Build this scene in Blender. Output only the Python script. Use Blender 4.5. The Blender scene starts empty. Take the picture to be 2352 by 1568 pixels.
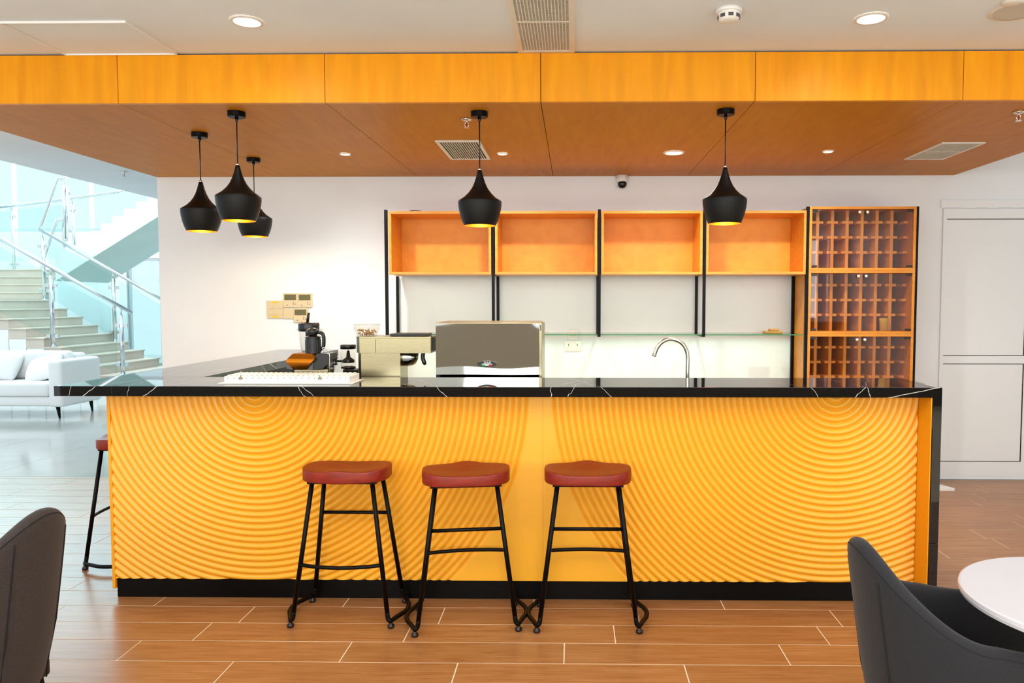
import bpy, bmesh, math, random
import numpy as np
from mathutils import Matrix, Vector
random.seed(7)
S = bpy.context.scene
COL = S.collection
PI = math.pi

# ------------------------------------------------------------------ camera, world, lights, exposure
FPX, PX, PY, HC = 1700.0, 1293.0, 784.0, 1.6
PITCH, YAW = math.atan(92 / FPX), math.atan(25 / FPX)
cam_d = bpy.data.cameras.new('camera'); cam = bpy.data.objects.new('camera', cam_d); COL.objects.link(cam)
cam.location = (0, 0, HC); cam.rotation_euler = (PI / 2 - PITCH, 0, YAW)
cam_d.sensor_width = 36; cam_d.lens = 36 * FPX / 2352; cam_d.shift_x = -(PX - 1176) / 2352
cam_d.clip_start = 0.05; cam_d.clip_end = 200
S.camera = cam
ROT = cam.rotation_euler.to_matrix()

def at(px, py, Y):
    """world point seen at pixel (px, py) of the 2352x1568 frame that lies at depth Y"""
    d = ROT @ Vector(((px - PX) / FPX, -(py - PY) / FPX, -1))
    return Vector((0, 0, HC)) + d * (Y / d.y)
def atz(px, py, z):
    d = ROT @ Vector(((px - PX) / FPX, -(py - PY) / FPX, -1))
    return Vector((0, 0, HC)) + d * ((z - HC) / d.z)

S.view_settings.view_transform = 'Standard'; S.view_settings.look = 'None'
S.view_settings.gamma = 1; S.view_settings.use_curve_mapping = False
S.view_settings.exposure = 0.30
S.cycles.use_denoising = True
S.cycles.max_bounces = 8; S.cycles.diffuse_bounces = 4; S.cycles.glossy_bounces = 4; S.cycles.transparent_max_bounces = 20
S.cycles.caustics_reflective = False; S.cycles.caustics_refractive = False
S.cycles.use_adaptive_sampling = True; S.cycles.adaptive_threshold = 0.09
S.cycles.sample_clamp_indirect = 6

world = bpy.data.worlds.new('world'); S.world = world; world.use_nodes = True
bg = world.node_tree.nodes['Background']
bg.inputs[0].default_value = (0.86, 0.93, 1.0, 1); bg.inputs[1].default_value = 1.0

def area(name, loc, rot, sx, sy, power, col):
    l = bpy.data.lights.new(name, 'AREA'); l.shape = 'RECTANGLE'; l.size = sx; l.size_y = sy
    l.energy = power; l.color = col
    o = bpy.data.objects.new(name, l); COL.objects.link(o); o.location = loc; o.rotation_euler = rot
    return o
# daylight of the glazed front behind the camera and of the hall's tall windows; added ceiling fills for room and atrium
area('front_glazing_daylight', (-0.5, -4.4, 2.1), (math.radians(90), 0, 0), 12, 1.75, 345, (1, 0.985, 0.965))
area('room_ceiling_fill', (0.2, 1.1, 2.96), (0, 0, 0), 7, 2.6, 115, (1, 0.96, 0.9))  # unseen fill panel added in place of ceiling lamps out of view
area('hall_upper_window_daylight', (-12.5, 18.7, 5.4), (math.radians(-90), 0, 0), 9, 4.2, 760, (0.64, 0.89, 1.0))
area('atrium_fill', (-10.0, 12.0, 7.9), (0, 0, 0), 7, 8, 560, (0.86, 0.96, 1.0))  # added overhead fill for the hall, below a closed ceiling

# ------------------------------------------------------------------ helpers
def hexc(h):
    h = h.lstrip('#'); v = [int(h[i:i + 2], 16) / 255 for i in (0, 2, 4)]
    return tuple((c / 12.92 if c <= 0.04045 else ((c + 0.055) / 1.055) ** 2.4) for c in v) + (1,)

MW = {}
def _world(p):
    return MW.get(p.name, Matrix())

def mesh_from(bm, smooth=False):
    me = bpy.data.meshes.new('mesh')
    bm.normal_update(); bm.to_mesh(me); bm.free()
    if smooth:
        for p in me.polygons: p.use_smooth = True
    return me

def obj(name, bm, mat, parent=None, smooth=False, local=False):
    """one mesh object; coordinates are world coordinates unless local=True"""
    me = mesh_from(bm, smooth) if isinstance(bm, bmesh.types.BMesh) else bm
    me.name = name
    if mat is not None: me.materials.append(mat)
    o = bpy.data.objects.new(name, me); COL.objects.link(o)
    if parent is not None:
        o.parent = parent
        M = _world(parent); MW[o.name] = M
        if not local and M != Matrix(): me.transform(M.inverted())
    elif not local and len(me.vertices):
        n = len(me.vertices); a = np.empty(n * 3, dtype=np.float32); me.vertices.foreach_get('co', a); a = a.reshape(-1, 3)
        c = Vector(((a[:, 0].min() + a[:, 0].max()) / 2, (a[:, 1].min() + a[:, 1].max()) / 2, a[:, 2].min()))
        me.transform(Matrix.Translation(-c)); o.location = c; MW[o.name] = Matrix.Translation(c)
    return o

def tag(o, label=None, cat=None, group=None, kind=None):
    if label: o['label'] = label
    if cat: o['category'] = cat
    if group: o['group'] = group
    if kind: o['kind'] = kind
    return o

def thing(name, label, cat, loc=(0, 0, 0), rz=0.0, group=None):
    o = bpy.data.objects.new(name, None); COL.objects.link(o)
    o.empty_display_size = 0.05
    o.location = loc; o.rotation_euler = (0, 0, rz)
    MW[o.name] = Matrix.Translation(loc) @ Matrix.Rotation(rz, 4, 'Z')
    return tag(o, label, cat, group)

def struct(name, bm, mat, parent=None, smooth=False):
    o = obj(name, bm, mat, parent, smooth)
    if parent is None: o['kind'] = 'structure'
    return o

def kids(o): return [c for c in bpy.data.objects if c.parent == o]
def copy_tree(o, loc, rz, label, group=None):
    def rec(src, par):
        c = src.copy(); COL.objects.link(c); c.parent = par
        for k in kids(src):
            if k is not c: rec(k, c)
        return c
    r = rec(o, None); r.location = loc; r.rotation_euler = (0, 0, rz); r['label'] = label
    if group: r['group'] = group
    return r

def B(): return bmesh.new()
def box(bm, x0, x1, y0, y1, z0, z1, bev=0.0, seg=2):
    vs = [bm.verts.new((x, y, z)) for z in (z0, z1) for y in (y0, y1) for x in (x0, x1)]
    F = [(0, 2, 3, 1), (4, 5, 7, 6), (0, 1, 5, 4), (2, 6, 7, 3), (0, 4, 6, 2), (1, 3, 7, 5)]
    fs = [bm.faces.new([vs[i] for i in f]) for f in F]
    if bev > 0:
        es = list({e for f in fs for e in f.edges})
        bmesh.ops.bevel(bm, geom=es, offset=bev, segments=seg, affect='EDGES', profile=0.5)
    return bm
def bx(*a, **k): return box(B(), *a, **k)

def frame_of(d):
    d = Vector(d).normalized()
    u = d.cross(Vector((0, 0, 1)))
    if u.length < 1e-4: u = Vector((1, 0, 0))
    u.normalize(); return u, d.cross(u).normalized()

def tube(bm, pts, r, seg=10, caps=True):
    pts = [Vector(p) for p in pts]; n = len(pts)
    rs = r if isinstance(r, (list, tuple)) else [r] * n
    rings = []; u = None
    for i, p in enumerate(pts):
        t = (pts[min(i + 1, n - 1)] - pts[max(i - 1, 0)]).normalized()
        if u is None: u, _ = frame_of(t)
        u = (u - t * u.dot(t)).normalized(); v = t.cross(u)
        rings.append([bm.verts.new(p + (u * math.cos(2 * PI * k / seg) + v * math.sin(2 * PI * k / seg)) * rs[i]) for k in range(seg)])
    for a, b in zip(rings, rings[1:]):
        for k in range(seg):
            bm.faces.new((a[k], a[(k + 1) % seg], b[(k + 1) % seg], b[k]))
    if caps:
        bm.faces.new(rings[0][::-1]); bm.faces.new(rings[-1])
    return bm

def smooth_path(pts, k=8):
    """Catmull-Rom through the points"""
    P = [Vector(p) for p in pts]; P = [P[0] * 2 - P[1]] + P + [P[-1] * 2 - P[-2]]
    out = []
    for i in range(1, len(P) - 2):
        for j in range(k):
            t = j / k; a, b, c, d = P[i - 1], P[i], P[i + 1], P[i + 2]
            out.append(0.5 * ((2 * b) + (c - a) * t + (2 * a - 5 * b + 4 * c - d) * t * t + (3 * b - a - 3 * c + d) * t ** 3))
    out.append(P[-2]); return out

def lathe(bm, prof, c=(0, 0, 0), seg=32, cap0=True, cap1=True):
    """profile of (radius, z) revolved about a vertical axis through c"""
    rings = []
    for r, z in prof:
        rings.append([bm.verts.new((c[0] + r * math.cos(2 * PI * k / seg), c[1] + r * math.sin(2 * PI * k / seg), c[2] + z)) for k in range(seg)])
    for a, b in zip(rings, rings[1:]):
        for k in range(seg):
            bm.faces.new((a[k], a[(k + 1) % seg], b[(k + 1) % seg], b[k]))
    if cap0: bm.faces.new(rings[0][::-1])
    if cap1: bm.faces.new(rings[-1])
    return bm

def prism(bm, poly, y0, y1, axis='Y'):
    """polygon (a, b) extruded along an axis; axis Y: (x, z); axis X: (y, z); axis Z: (x, y)"""
    def mk(a, b, t): return {'Y': (a, t, b), 'X': (t, a, b), 'Z': (a, b, t)}[axis]
    v0 = [bm.verts.new(mk(a, b, y0)) for a, b in poly]; v1 = [bm.verts.new(mk(a, b, y1)) for a, b in poly]
    n = len(poly)
    bm.faces.new(v0); bm.faces.new(v1[::-1])
    for i in range(n):
        bm.faces.new((v0[i], v1[i], v1[(i + 1) % n], v0[(i + 1) % n]))
    bmesh.ops.recalc_face_normals(bm, faces=bm.faces)
    return bm

# ------------------------------------------------------------------ materials
def nodes_of(name):
    m = bpy.data.materials.new(name); m.use_nodes = True
    nt = m.node_tree; p = nt.nodes['Principled BSDF']
    return m, nt, p
def mat(name, col, rough=0.5, metal=0.0, spec=0.5, coat=0.0, emit=None, estr=0.0, sheen=0.0):
    m, nt, p = nodes_of(name)
    p.inputs['Base Color'].default_value = hexc(col) if isinstance(col, str) else col
    p.inputs['Roughness'].default_value = rough; p.inputs['Metallic'].default_value = metal
    p.inputs['Specular IOR Level'].default_value = spec
    p.inputs['Coat Weight'].default_value = coat; p.inputs['Coat Roughness'].default_value = 0.08
    p.inputs['Sheen Weight'].default_value = sheen
    if emit:
        p.inputs['Emission Color'].default_value = hexc(emit) if isinstance(emit, str) else emit
        p.inputs['Emission Strength'].default_value = estr
    return m
def link(nt, a, b): nt.links.new(a, b)
def node(nt, t, **kw):
    n = nt.nodes.new(t)
    for k, v in kw.items():
        if k.startswith('i_'): n.inputs[k[2:].replace('_', ' ')].default_value = v
        else: setattr(n, k, v)
    return n
def ramp(nt, stops):
    r = nt.nodes.new('ShaderNodeValToRGB'); e = r.color_ramp.elements
    while len(e) < len(stops): e.new(0.5)
    for el, (p, c) in zip(e, stops): el.position = p; el.color = hexc(c) if isinstance(c, str) else c
    return r
def grain(nt, scale, nscale=5, detail=6, dist=0.4, coord='Object'):
    tc = node(nt, 'ShaderNodeTexCoord'); mp = node(nt, 'ShaderNodeMapping')
    mp.inputs['Scale'].default_value = scale; link(nt, tc.outputs[coord], mp.inputs['Vector'])
    nz = node(nt, 'ShaderNodeTexNoise'); nz.inputs['Scale'].default_value = nscale
    nz.inputs['Detail'].default_value = detail; nz.inputs['Distortion'].default_value = dist
    link(nt, mp.outputs['Vector'], nz.inputs['Vector'])
    return tc, mp, nz
def wood(name, c0, c1, c2, scale, rough=0.35, coat=0.0, bump=0.0, rand=0.0, lines=None, spec=0.5):
    """veneer: stretched noise between three tones, optional fine dark grain lines and a tone per piece"""
    m, nt, p = nodes_of(name)
    tc, mp, nz = grain(nt, scale)
    rp = ramp(nt, [(0.25, c0), (0.5, c1), (0.78, c2)]); link(nt, nz.outputs['Fac'], rp.inputs['Fac'])
    out = rp.outputs['Color']
    if lines:
        wv = node(nt, 'ShaderNodeTexWave', wave_type='BANDS', bands_direction=lines[0])
        wv.inputs['Scale'].default_value = lines[1]; wv.inputs['Distortion'].default_value = lines[2]
        wv.inputs['Detail'].default_value = 3; wv.inputs['Detail Scale'].default_value = 0.8
        m2 = node(nt, 'ShaderNodeMapping'); m2.inputs['Scale'].default_value = lines[3]
        link(nt, tc.outputs['Object'], m2.inputs['Vector']); link(nt, m2.outputs['Vector'], wv.inputs['Vector'])
        r2 = ramp(nt, [(0.0, (1 - lines[4],) * 3 + (1,)), (0.35, (1, 1, 1, 1))]); link(nt, wv.outputs['Fac'], r2.inputs['Fac'])
        mx = node(nt, 'ShaderNodeMix', data_type='RGBA', blend_type='MULTIPLY'); mx.inputs[0].default_value = 1
        link(nt, out, mx.inputs[6]); link(nt, r2.outputs['Color'], mx.inputs[7]); out = mx.outputs[2]
    if rand:
        oi = node(nt, 'ShaderNodeObjectInfo'); mr = node(nt, 'ShaderNodeMapRange')
        mr.inputs['To Min'].default_value = 1 - rand; mr.inputs['To Max'].default_value = 1 + rand
        link(nt, oi.outputs['Random'], mr.inputs['Value'])
        hs = node(nt, 'ShaderNodeHueSaturation'); link(nt, mr.outputs['Result'], hs.inputs['Value']); link(nt, out, hs.inputs['Color'])
        out = hs.outputs['Color']
    link(nt, out, p.inputs['Base Color'])
    p.inputs['Roughness'].default_value = rough; p.inputs['Coat Weight'].default_value = coat; p.inputs['Coat Roughness'].default_value = 0.12
    p.inputs['Specular IOR Level'].default_value = spec
    if bump:
        bp = node(nt, 'ShaderNodeBump'); bp.inputs['Strength'].default_value = bump; bp.inputs['Distance'].default_value = 0.002
        link(nt, nz.outputs['Fac'], bp.inputs['Height']); link(nt, bp.outputs['Normal'], p.inputs['Normal'])
    return m
def plaster(name, c, rough=0.85, var=0.03):
    m, nt, p = nodes_of(name)
    tc, mp, nz = grain(nt, (1, 1, 1), 1.5, 3, 0)
    h = hexc(c); lo = tuple(v * (1 - var) for v in h[:3]) + (1,); hi = tuple(min(1, v * (1 + var)) for v in h[:3]) + (1,)
    rp = ramp(nt, [(0.3, lo), (0.7, hi)]); link(nt, nz.outputs['Fac'], rp.inputs['Fac']); link(nt, rp.outputs['Color'], p.inputs['Base Color'])
    n2 = node(nt, 'ShaderNodeTexNoise'); n2.inputs['Scale'].default_value = 180; link(nt, tc.outputs['Object'], n2.inputs['Vector'])
    bp = node(nt, 'ShaderNodeBump'); bp.inputs['Strength'].default_value = 0.04; bp.inputs['Distance'].default_value = 0.002
    link(nt, n2.outputs['Fac'], bp.inputs['Height']); link(nt, bp.outputs['Normal'], p.inputs['Normal'])
    p.inputs['Roughness'].default_value = rough
    return m
def thin_glass(name, tint, ior=1.5, rough=0.0):
    """pane: tinted see-through mixed with a mirror reflection by Fresnel"""
    m = bpy.data.materials.new(name); m.use_nodes = True; nt = m.node_tree; nt.nodes.clear()
    out = node(nt, 'ShaderNodeOutputMaterial'); mix = node(nt, 'ShaderNodeMixShader'); fr = node(nt, 'ShaderNodeFresnel')
    fr.inputs['IOR'].default_value = ior
    tr = node(nt, 'ShaderNodeBsdfTransparent'); tr.inputs['Color'].default_value = hexc(tint)
    gl = node(nt, 'ShaderNodeBsdfGlossy'); gl.inputs['Roughness'].default_value = rough
    ge = node(nt, 'ShaderNodeNewGeometry'); inv = node(nt, 'ShaderNodeMath', operation='SUBTRACT'); inv.inputs[0].default_value = 1
    mu = node(nt, 'ShaderNodeMath', operation='MULTIPLY'); link(nt, ge.outputs['Backfacing'], inv.inputs[1])
    link(nt, fr.outputs[0], mu.inputs[0]); link(nt, inv.outputs[0], mu.inputs[1])
    link(nt, mu.outputs[0], mix.inputs[0]); link(nt, tr.outputs[0], mix.inputs[1]); link(nt, gl.outputs[0], mix.inputs[2])
    link(nt, mix.outputs[0], out.inputs[0])
    return m
def fabric(name, c0, c1, scale=420):
    m, nt, p = nodes_of(name)
    tc, mp, nz = grain(nt, (1, 1, 1), scale, 2, 0.2)
    rp = ramp(nt, [(0.35, c0), (0.7, c1)]); link(nt, nz.outputs['Fac'], rp.inputs['Fac']); link(nt, rp.outputs['Color'], p.inputs['Base Color'])
    bp = node(nt, 'ShaderNodeBump'); bp.inputs['Strength'].default_value = 0.35; bp.inputs['Distance'].default_value = 0.002
    link(nt, nz.outputs['Fac'], bp.inputs['Height']); link(nt, bp.outputs['Normal'], p.inputs['Normal'])
    p.inputs['Roughness'].default_value = 0.9; p.inputs['Sheen Weight'].default_value = 0.08
    return m
def marble(name):
    """polished black marble; each white vein is a thin wandering sheet x + a*y + b*z = const"""
    m, nt, p = nodes_of(name)
    tc = node(nt, 'ShaderNodeNewGeometry'); sp = node(nt, 'ShaderNodeSeparateXYZ'); link(nt, tc.outputs['Position'], sp.inputs[0])
    nz = node(nt, 'ShaderNodeTexNoise'); nz.inputs['Scale'].default_value = 9; nz.inputs['Detail'].default_value = 5
    link(nt, tc.outputs['Position'], nz.inputs['Vector'])
    total = None
    def mth(op, a, b):
        n = node(nt, 'ShaderNodeMath', operation=op)
        for i, v in enumerate((a, b)):
            if v is None: continue
            if isinstance(v, (int, float)): n.inputs[i].default_value = v
            else: link(nt, v, n.inputs[i])
        return n.outputs[0]
    wob = mth('MULTIPLY', mth('SUBTRACT', nz.outputs['Fac'], 0.5), 0.09)
    veins = [(-2.60, 0.35, -0.5, .0030), (-2.50, -0.25, -1.1, .0045), (-2.29, 0.2, 0.1, .0022), (-2.17, -0.5, -1.4, .0050),
             (-1.38, 0.3, 0.6, .0022), (-1.35, 0.6, 1.0, .0026), (-0.67, 0.5, 0.9, .0030), (-0.11, -0.45, -0.2, .0028), (-0.02, -.3, -.25, .0022),
             (0.17, 0.4, 1.1, .0030), (1.22, 0.5, 0.55, .0030), (1.46, -0.4, -1.0, .0030), (1.50, 0.2, 0.3, .0026), (1.72, -0.1, -5.0, .018)]
    for x0, a, b, w in veins:
        s = mth('ADD', mth('ADD', sp.outputs[0], mth('MULTIPLY', mth('SUBTRACT', sp.outputs[1], 3.75), a)), mth('MULTIPLY', mth('SUBTRACT', sp.outputs[2], 1.14), b))
        d = mth('ABSOLUTE', mth('SUBTRACT', mth('ADD', s, wob), x0), None)
        v = mth('SUBTRACT', 1, mth('DIVIDE', d, w)); v = node(nt, 'ShaderNodeClamp').inputs['Value'].node if False else mth('MAXIMUM', v, 0)
        total = v if total is None else mth('MAXIMUM', total, v)
    rp = ramp(nt, [(0.0, '#060608'), (0.35, '#2a2a2a'), (1.0, '#e8e4dc')]); link(nt, total, rp.inputs['Fac'])
    link(nt, rp.outputs['Color'], p.inputs['Base Color'])
    p.inputs['Roughness'].default_value = 0.02; p.inputs['IOR'].default_value = 1.6
    return m
def steel(name, c, rough=0.25, brushed=(1, 1, 60)):
    m, nt, p = nodes_of(name)
    tc, mp, nz = grain(nt, brushed, 12, 4, 0)
    p.inputs['Base Color'].default_value = hexc(c); p.inputs['Metallic'].default_value = 1
    mr = node(nt, 'ShaderNodeMapRange'); mr.inputs['To Min'].default_value = rough * 0.7; mr.inputs['To Max'].default_value = rough * 1.4
    link(nt, nz.outputs['Fac'], mr.inputs['Value']); link(nt, mr.outputs['Result'], p.inputs['Roughness'])
    return m

M = {}
M['wall'] = plaster('white_wall_paint', '#eff5f9')
M['ceil'] = plaster('white_ceiling_paint', '#eaf4fd')
M['hallwall'] = plaster('hall_white_paint', '#eef2f3')
M['trim'] = mat('white_trim', '#eff4f7', 0.45)
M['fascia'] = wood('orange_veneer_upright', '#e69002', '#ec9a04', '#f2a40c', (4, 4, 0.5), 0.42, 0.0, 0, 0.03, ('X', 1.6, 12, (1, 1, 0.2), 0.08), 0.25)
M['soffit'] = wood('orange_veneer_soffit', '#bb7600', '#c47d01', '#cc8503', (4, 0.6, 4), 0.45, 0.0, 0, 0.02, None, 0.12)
M['dark_gap'] = mat('dark_joint', '#1c1208', 0.9)
M['panel'] = mat('yellow_lacquer', '#f6b02c', 0.33, 0, 0.5, 0.1)
M['endpanel'] = mat('orange_yellow_laminate', '#eea010', 0.4)
M['cabinet'] = wood('golden_cabinet_wood', '#cf7e12', '#d98a1c', '#e1962a', (1.2, 6, 6), 0.4, 0.1, 0, 0)
M['cabinet_back'] = wood('orange_cabinet_back', '#e8961e', '#ec9e26', '#f0a630', (2, 2, 2), 0.45)
M['rack'] = wood('golden_rack_wood', '#eda028', '#f4ac38', '#f9ba50', (6, 6, 1), 0.4)
M['marble'] = marble('black_marble')
M['black'] = mat('black_laminate', '#030303', 0.4, 0, 0.15)
M['blackmetal'] = mat('black_powder_coat', '#030304', 0.4, 0.0, 0.15)
M['plank'] = wood('wood_look_plank', '#935f35', '#a36f42', '#b07e52', (0.9, 9, 9), 0.32, 0.06, 0.05, 0.07, ('Y', 6, 6, (0.25, 3, 1), 0.16), 0.4)
M['grout'] = mat('pale_grout', '#efe0c4', 0.8)
M['tile'] = plaster('grey_polished_tile', '#b9bab6', 0.08, 0.08)
M['tilegrout'] = mat('tile_grout', '#8d9090', 0.8)
M['seat'] = wood('red_brown_seat_wood', '#6e160a', '#821e0e', '#922a14', (1.5, 9, 9), 0.45, 0.0)
M['gold'] = mat('gold_lining', '#e8a030', 0.3, 1.0)
M['shade'] = mat('matt_black_shade', '#050505', 0.5, 0, 0.28)
M['bulb'] = mat('warm_bulb', '#ffffff', 0.5, emit='#ffd9a0', estr=30)
M['lamp'] = mat('white_lamp', '#ffffff', 0.5, emit='#fff4e4', estr=14)
M['whiteplastic'] = mat('white_plastic', '#efede8', 0.4)
M['creamplastic'] = mat('cream_plastic', '#d6c6a0', 0.45)
M['ventwhite'] = mat('vent_white_enamel', '#e6e3da', 0.45)
M['ventdark'] = mat('vent_inside', '#3a3a36', 0.9)
M['chrome'] = mat('chrome', '#dcdcdc', 0.08, 1)
M['steel'] = steel('brushed_steel', '#9d9474', 0.28)
M['mirrorsteel'] = mat('mirror_polished_steel', '#d8d6d0', 0.03, 1)
M['railsteel'] = mat('rail_steel', '#cdd4d6', 0.2, 1)
M['blackplastic'] = mat('black_plastic', '#0b0b0c', 0.3)
M['greyplastic'] = mat('grey_plastic', '#4c4d4f', 0.4)
M['goldbody'] = mat('bronze_gold_paint', '#9a5806', 0.28, 0.85)
M['clear'] = thin_glass('clear_plastic', '#f4f4f2', 1.45)
M['smoke'] = thin_glass('bronze_tinted_glass', '#f0e8e6', 1.6)
M['teal'] = thin_glass('green_edge_glass', '#f3fbfa', 1.5)
M['shelfglass'] = thin_glass('shelf_glass', '#dff2e6', 1.5)
M['glassedge'] = mat('green_glass_edge', '#2c7a48', 0.2)
M['pane'] = thin_glass('window_glass', '#eefafa', 1.5)
M['sofa'] = fabric('white_sofa_fabric', '#dfe3e3', '#eceeee', 220)
M['step'] = plaster('beige_stone_step', '#cfc4b5', 0.35, 0.08)
M['teal_shade'] = plaster('shaded_underside_tint', '#cfe3df', 0.7)  # white underside tinted teal: shade beneath the upper flight put into the colour
M['charcoal'] = fabric('charcoal_fabric', '#0a0b11', '#171821')
M['brown'] = fabric('brown_grey_fabric', '#1d1715', '#3c322f')
M['seam'] = mat('dark_stitching', '#08080a', 0.9)
M['tabletop'] = mat('white_table_laminate', '#bdbdc6', 0.3)
M['lcd'] = mat('olive_lcd', '#5a5410', 0.25)
M['yellow'] = mat('yellow_card', '#f0d65a', 0.6)
M['sticker'] = mat('yellow_sticker', '#e8c61c', 0.6)
M['brownwood'] = wood('brown_board_wood', '#9a7428', '#ae8434', '#b98f40', (2, 8, 8), 0.5)
M['green'] = mat('flag_green', '#0e9c3c', 0.5)
M['red'] = mat('flag_red', '#b0161c', 0.5)
M['white'] = mat('print_white', '#f0f0ee', 0.5)
M['beans'] = mat('coffee_beans', '#b58a54', 0.5)
M['redglass'] = mat('red_sprinkler_bulb', '#a01010', 0.15)

# ------------------------------------------------------------------ setting: floors, walls, ceiling
YW = 6.67                                     # front face of the wall behind the bar
CEIL = 2.99; SOF = 2.714; YS = 4.20           # ceiling height, soffit height, soffit front
XL = -3.75                                    # left end of wall and soffit
fl = struct('floor', bx(-8, 6, -4, 6.62, -0.10, -0.0012), M['grout'])
PW, PL = 0.197, 1.0
row = 0
y = 1.62
joints = {}
while y < 6.60:
    x = -6.8 + random.choice((0.0, 0.33, 0.66, 0.15, 0.5)) - 0.37 * (row % 3)
    y1 = min(y + PW - 0.0055, 6.618)
    while x < 5.2:
        if x + PL > -6.4 and x < 4.8 and not (y > 4.1 and x > -2.3 and x + PL < 1.7):
            obj('plank', bx(x, x + PL - 0.0055, y, y1, -0.0011, 0.0), M['plank'], fl)
        x += PL
    y += PW; row += 1

hf = struct('floor_hall', bx(-18, 6, 6.62, 22, -0.10, -0.0012), M['tilegrout'])
ty = 6.625; TS = 0.9
while ty < 12.2:
    tx = -10.8
    while tx < -3.3:
        obj('tile', bx(tx, tx + TS - 0.004, ty, ty + TS - 0.004, -0.0011, 0.0), M['tile'], hf)
        tx += TS
    ty += TS
obj('tile_field', bx(-18, -3.2, 12.03, 22, -0.0011, -0.0001), M['tile'], hf)

struct('wall_back', bx(XL, 6, YW, YW + 0.2, 0, CEIL), M['wall'])
struct('wall_right', bx(6, 6.2, -4, YW + 0.2, 0, CEIL), M['wall'])
cl = struct('ceiling', bx(-5.66, 6, -4, 16, CEIL, CEIL + 0.25), M['ceil'])
struct('wall_hall_back', bx(-18, -12.35, 18, 18.2, 0, 3.3), M['hallwall'])
hb = bpy.data.objects['wall_hall_back']
# rest of the far hall wall around its two tall windows
obj('wall_panel', bx(-11.62, -10.95, 18, 18.2, 0, 3.3), M['hallwall'], hb)
obj('wall_panel', bx(-10.1, -3, 18, 18.2, 0, 3.3), M['hallwall'], hb)
obj('wall_panel', bx(-12.35, -11.62, 18, 18.2, 2.15, 3.3), M['hallwall'], hb)
obj('wall_panel', bx(-10.95, -10.1, 18, 18.2, 2.65, 3.3), M['hallwall'], hb)
struct('wall_hall_left', bx(-18.2, -18, 6, 18.2, 0, 8), M['hallwall'])
for n, (x0, x1, z1) in enumerate(((-12.35, -11.62, 2.15), (-10.95, -10.1, 2.65)), 1):
    w = struct('window_%d' % n, bx(x0, x1, 18.06, 18.14, 0.0, 0.08), M['railsteel'])
    fb = bx(x0, x0 + 0.06, 18.06, 18.14, 0.08, z1); box(fb, x1 - 0.06, x1, 18.06, 18.14, 0.08, z1); box(fb, x0, x1, 18.06, 18.14, z1 - 0.06, z1)
    obj('window_frame', fb, M['railsteel'], w)
    obj('pane', bx(x0 + 0.06, x1 - 0.06, 18.095, 18.105, 0.08, z1 - 0.06), M['pane'], w)

w = struct('window_3', bx(-18, -3, 18.06, 18.14, 3.301, 3.38), M['railsteel'])
for k in range(8):
    xm_ = -17.5 + 1.9 * k
    obj('mullion', bx(xm_ - 0.03, xm_ + 0.03, 18.06, 18.14, 3.38, 7.9), M['trim'], w)
    obj('pane', bx(xm_ + 0.03, xm_ + 1.87, 18.095, 18.105, 3.38, 7.9), M['pane'], w)
struct('ceiling_hall', bx(-18, -5.66, 6, 18.2, 8, 8.2), M['hallwall'])
struct('wall_hall_upper', bx(-5.86, -5.66, 6, 16, CEIL + 0.25, 8), M['hallwall'])
# wall with a window band behind the camera
wf = struct('wall_front', bx(-8, 6, -4.0, -3.85, 0, 1.15), mat('brown_grey_dado', '#7f766b', 0.7))
obj('head', bx(-8, 6, -4.0, -3.85, 2.96, 3.1), M['wall'], wf)
for k in range(8): obj('pier', bx(-8 + 1.94 * k, -7.7 + 1.94 * k, -4.0, -3.85, 1.15, 2.96), M['wall'], wf)
# door of the back wall: leaf with two sunk panels
def door(name, x0, x1, ztop):
    d = struct(name, bx(x0, x1, YW - 0.016, YW, 0.03, ztop), M['trim'])
    rails = [(x0, x1, ztop - 0.09, ztop), (x0 + 0.03, x1 - 0.05, 1.045, 1.115), (x0, x1, 0.03, 0.16), (x0, x0 + 0.03, 0.16, ztop - 0.09), (x1 - 0.05, x1, 0.16, ztop - 0.09)]
    for a, b, c, e in rails:
        obj('rail', bx(a, b, YW - 0.024, YW - 0.016, c, e), M['trim'], d)
    for z0, z1 in ((0.16, 1.045), (1.115, ztop - 0.09)):
        g = B()
        for q in ((x0 + 0.03, x1 - 0.05, z0, z0 + 0.006), (x0 + 0.03, x1 - 0.05, z1 - 0.006, z1), (x1 - 0.058, x1 - 0.05, z0, z1)):
            box(g, q[0], q[1], YW - 0.0185, YW - 0.0155, q[2], q[3])
        obj('gasket', g, M['dark_gap'], d)
    return d
door('door_1', 3.27, 4.07, 2.42)
door('door_2', 4.09, 4.89, 2.42)
struct('trim_1', bx(3.25, 4.95, YW - 0.018, YW, 2.425, 2.50, 0.004), M['trim'])
struct('baseboard_back', bx(3.2, 5.9, YW - 0.020, YW - 0.001, 0.0, 0.029), M['trim'])

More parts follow.
